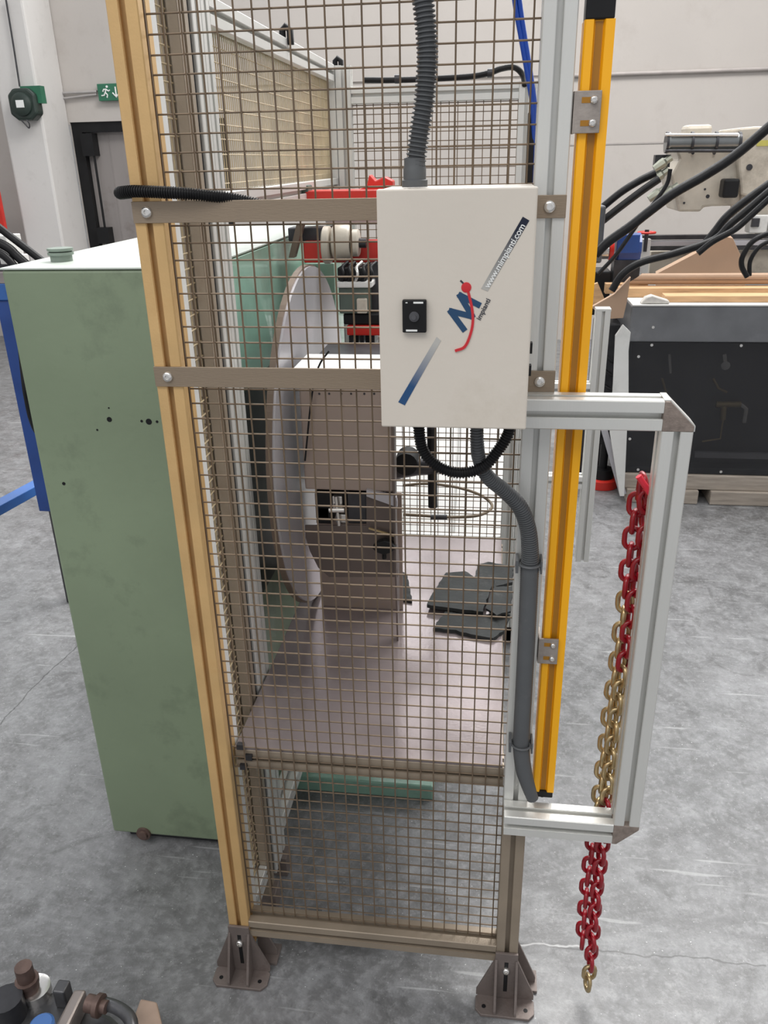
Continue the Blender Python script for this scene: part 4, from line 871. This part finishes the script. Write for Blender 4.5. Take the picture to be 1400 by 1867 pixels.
# hoses on the right
rg = 'black hydraulic hoses draped over the grey machine'
H = [([(1415, 220), (1343, 281), (1286, 319), (1229, 352), (1183, 386), (1150, 412), (1109, 441), (1085, 465)], .021, 2.7, 'thickest black hose slanting from the upper right corner down to the yellow bar'),
     ([(1090, 385), (1130, 352), (1165, 330), (1195, 315)], .018, 3.2, 'upper of two short black hoses joining the cream machine fittings'),
     ([(1092, 408), (1130, 378), (1170, 348), (1202, 326)], .018, 3.17, 'lower of two short black hoses joining the cream machine fittings'),
     ([(1222, 308), (1216, 335), (1196, 365), (1165, 405), (1125, 462), (1090, 500)], .010, 3.0, 'thin black cable dropping from the cream fittings behind the thick hose'),
     ([(1410, 342), (1360, 385), (1330, 410), (1300, 438), (1230, 462), (1170, 478), (1135, 500), (1115, 530)], .017, 2.75, 'black hose curving over the cardboard, lowest of the bundle'),
     ([(1410, 330), (1360, 366), (1325, 395), (1305, 420), (1285, 445)], .019, 2.86, 'black hose of the right bundle with the highest course'),
     ([(1410, 355), (1370, 392), (1340, 418), (1300, 440), (1272, 462)], .014, 2.67, 'black hose of the right bundle ending behind the cardboard'),
     ([(1415, 420), (1375, 438), (1355, 465), (1352, 485), (1362, 505)], .012, 2.80, 'black hose bending steeply down at right edge, outer one'),
     ([(1415, 434), (1385, 450), (1368, 475), (1366, 503)], .010, 2.83, 'black hose bending steeply down at right edge, inner one')]
for pp, r, y, lab in H:
    tag(MB().tube(spline([at(u, v, y=y) for (u, v) in pp]), r, 10).build('hydraulic_hose', HOSEB, smooth=60), lab, 'hose', rg)
# boards, cardboard and rag on the machine
tz2 = mtz+.0065
pk = 'pine boards on the grey machine'
y0 = gy0+.06
mb = MB(); mb.box((mx0-.04, gy0+.20, tz2), (mx1, gy0+.30, tz2+.045)); tag(mb.build('pine_board', WOOD, bevel=.002), 'pine board lying at the back of the grey machine lid', 'board', pk)
mb = MB(); mb.box((mx0+.16, gy0+.05, tz2), (mx1, gy0+.15, tz2+.03)); tag(mb.build('pine_board', WOOD, bevel=.002), 'orange toned pine board nearest the front edge of the grey machine', 'board', pk)
mb = MB(); mb.box((mx0-.09, gy0+.32, tz2), (mx0+.12, gy0+.38, tz2+.05)); tag(mb.build('pine_offcut', WOOD, bevel=.002), 'short splintered pine offcut at the left end of the boards', 'board', pk)
cb_ = thing('cardboard_sheet', 'long brown cardboard sheet folded lengthwise over the pine boards', 'cardboard', (mx0+.6, gy0+.35, tz2+.05))
zc = tz2+.052
c1 = mx1; yc_ = gy0+.30
zt_ = at(1260, 498, y=yc_).z; rad = (zt_-zc)/2; mb = MB(); ns = 10
sec = [(yc_-rad*1.1*math.cos(t)*1.0, zc+rad+rad*math.sin(t)) for t in [-math.pi*.45+math.pi*k/ns*1.05 for k in range(ns+1)]]
for k in range(ns):
    (ya, za), (yb2, zb2) = sec[k], sec[k+1]; xs = lambda z: at(1138+(z-zc)/(2*rad)*30, 515, y=yc_).x
    mb.hull8([(xs(za), ya, za-.002), (c1, ya, za-.002), (c1, yb2, zb2-.002), (xs(zb2), yb2, zb2-.002), (xs(za), ya, za), (c1, ya, za), (c1, yb2, zb2), (xs(zb2), yb2, zb2)])
mb.build('folded_sheet', CARD, cb_, smooth=60)
cf = [at(u, v, y=gy0+.46) for u, v in ((1195, 500), (1325, 432), (1336, 434), (1352, 470), (1358, 500), (1358, 535), (1195, 535))]
tag(MB().slab(cf, (.02, .12, 0)).build('cardboard_flap', CARD, bevel=.002), 'triangular brown cardboard flap sticking up behind the folded sheet', 'cardboard')
cf = [at(u, v, y=2.78) for u, v in ((1078, 560), (1120, 536), (1150, 505), (1142, 555), (1136, 580), (1102, 582))]
tag(MB().slab(cf, (.0, .03, 0)).build('hanging_cardboard', CARD, bevel=.002), 'brown cardboard piece hanging down left of the grey machine lid', 'cardboard')
rg_ = MB(); rnd = random.Random(3)
cc = at(1190, 548, z=tz2+.02); cc.y = gy0+.03
rgp = [(cc.x-.05, .0), (cc.x-.03, .03), (cc.x, .04), (cc.x+.03, .03), (cc.x+.08, .015), (cc.x+.085, .0)]
rg_.slab([(x, gy0-.002, tz2+z+.001) for x, z in rgp], (0, .05, 0)); ro_ = rg_.build('white_rag', RAG, smooth=60, bevel=.006)
tag(ro_, 'crumpled off white rag on the front edge of the grey machine lid', 'rag')
tag(MB().slab([at(u, v, y=2.95) for u, v in ((1078, 520), (1090, 516), (1102, 545), (1096, 560), (1078, 560))], (0, .03, 0)).build('wood_offcut', WOOD), 'small yellow wooden offcut wedged behind the yellow bar', 'wood')
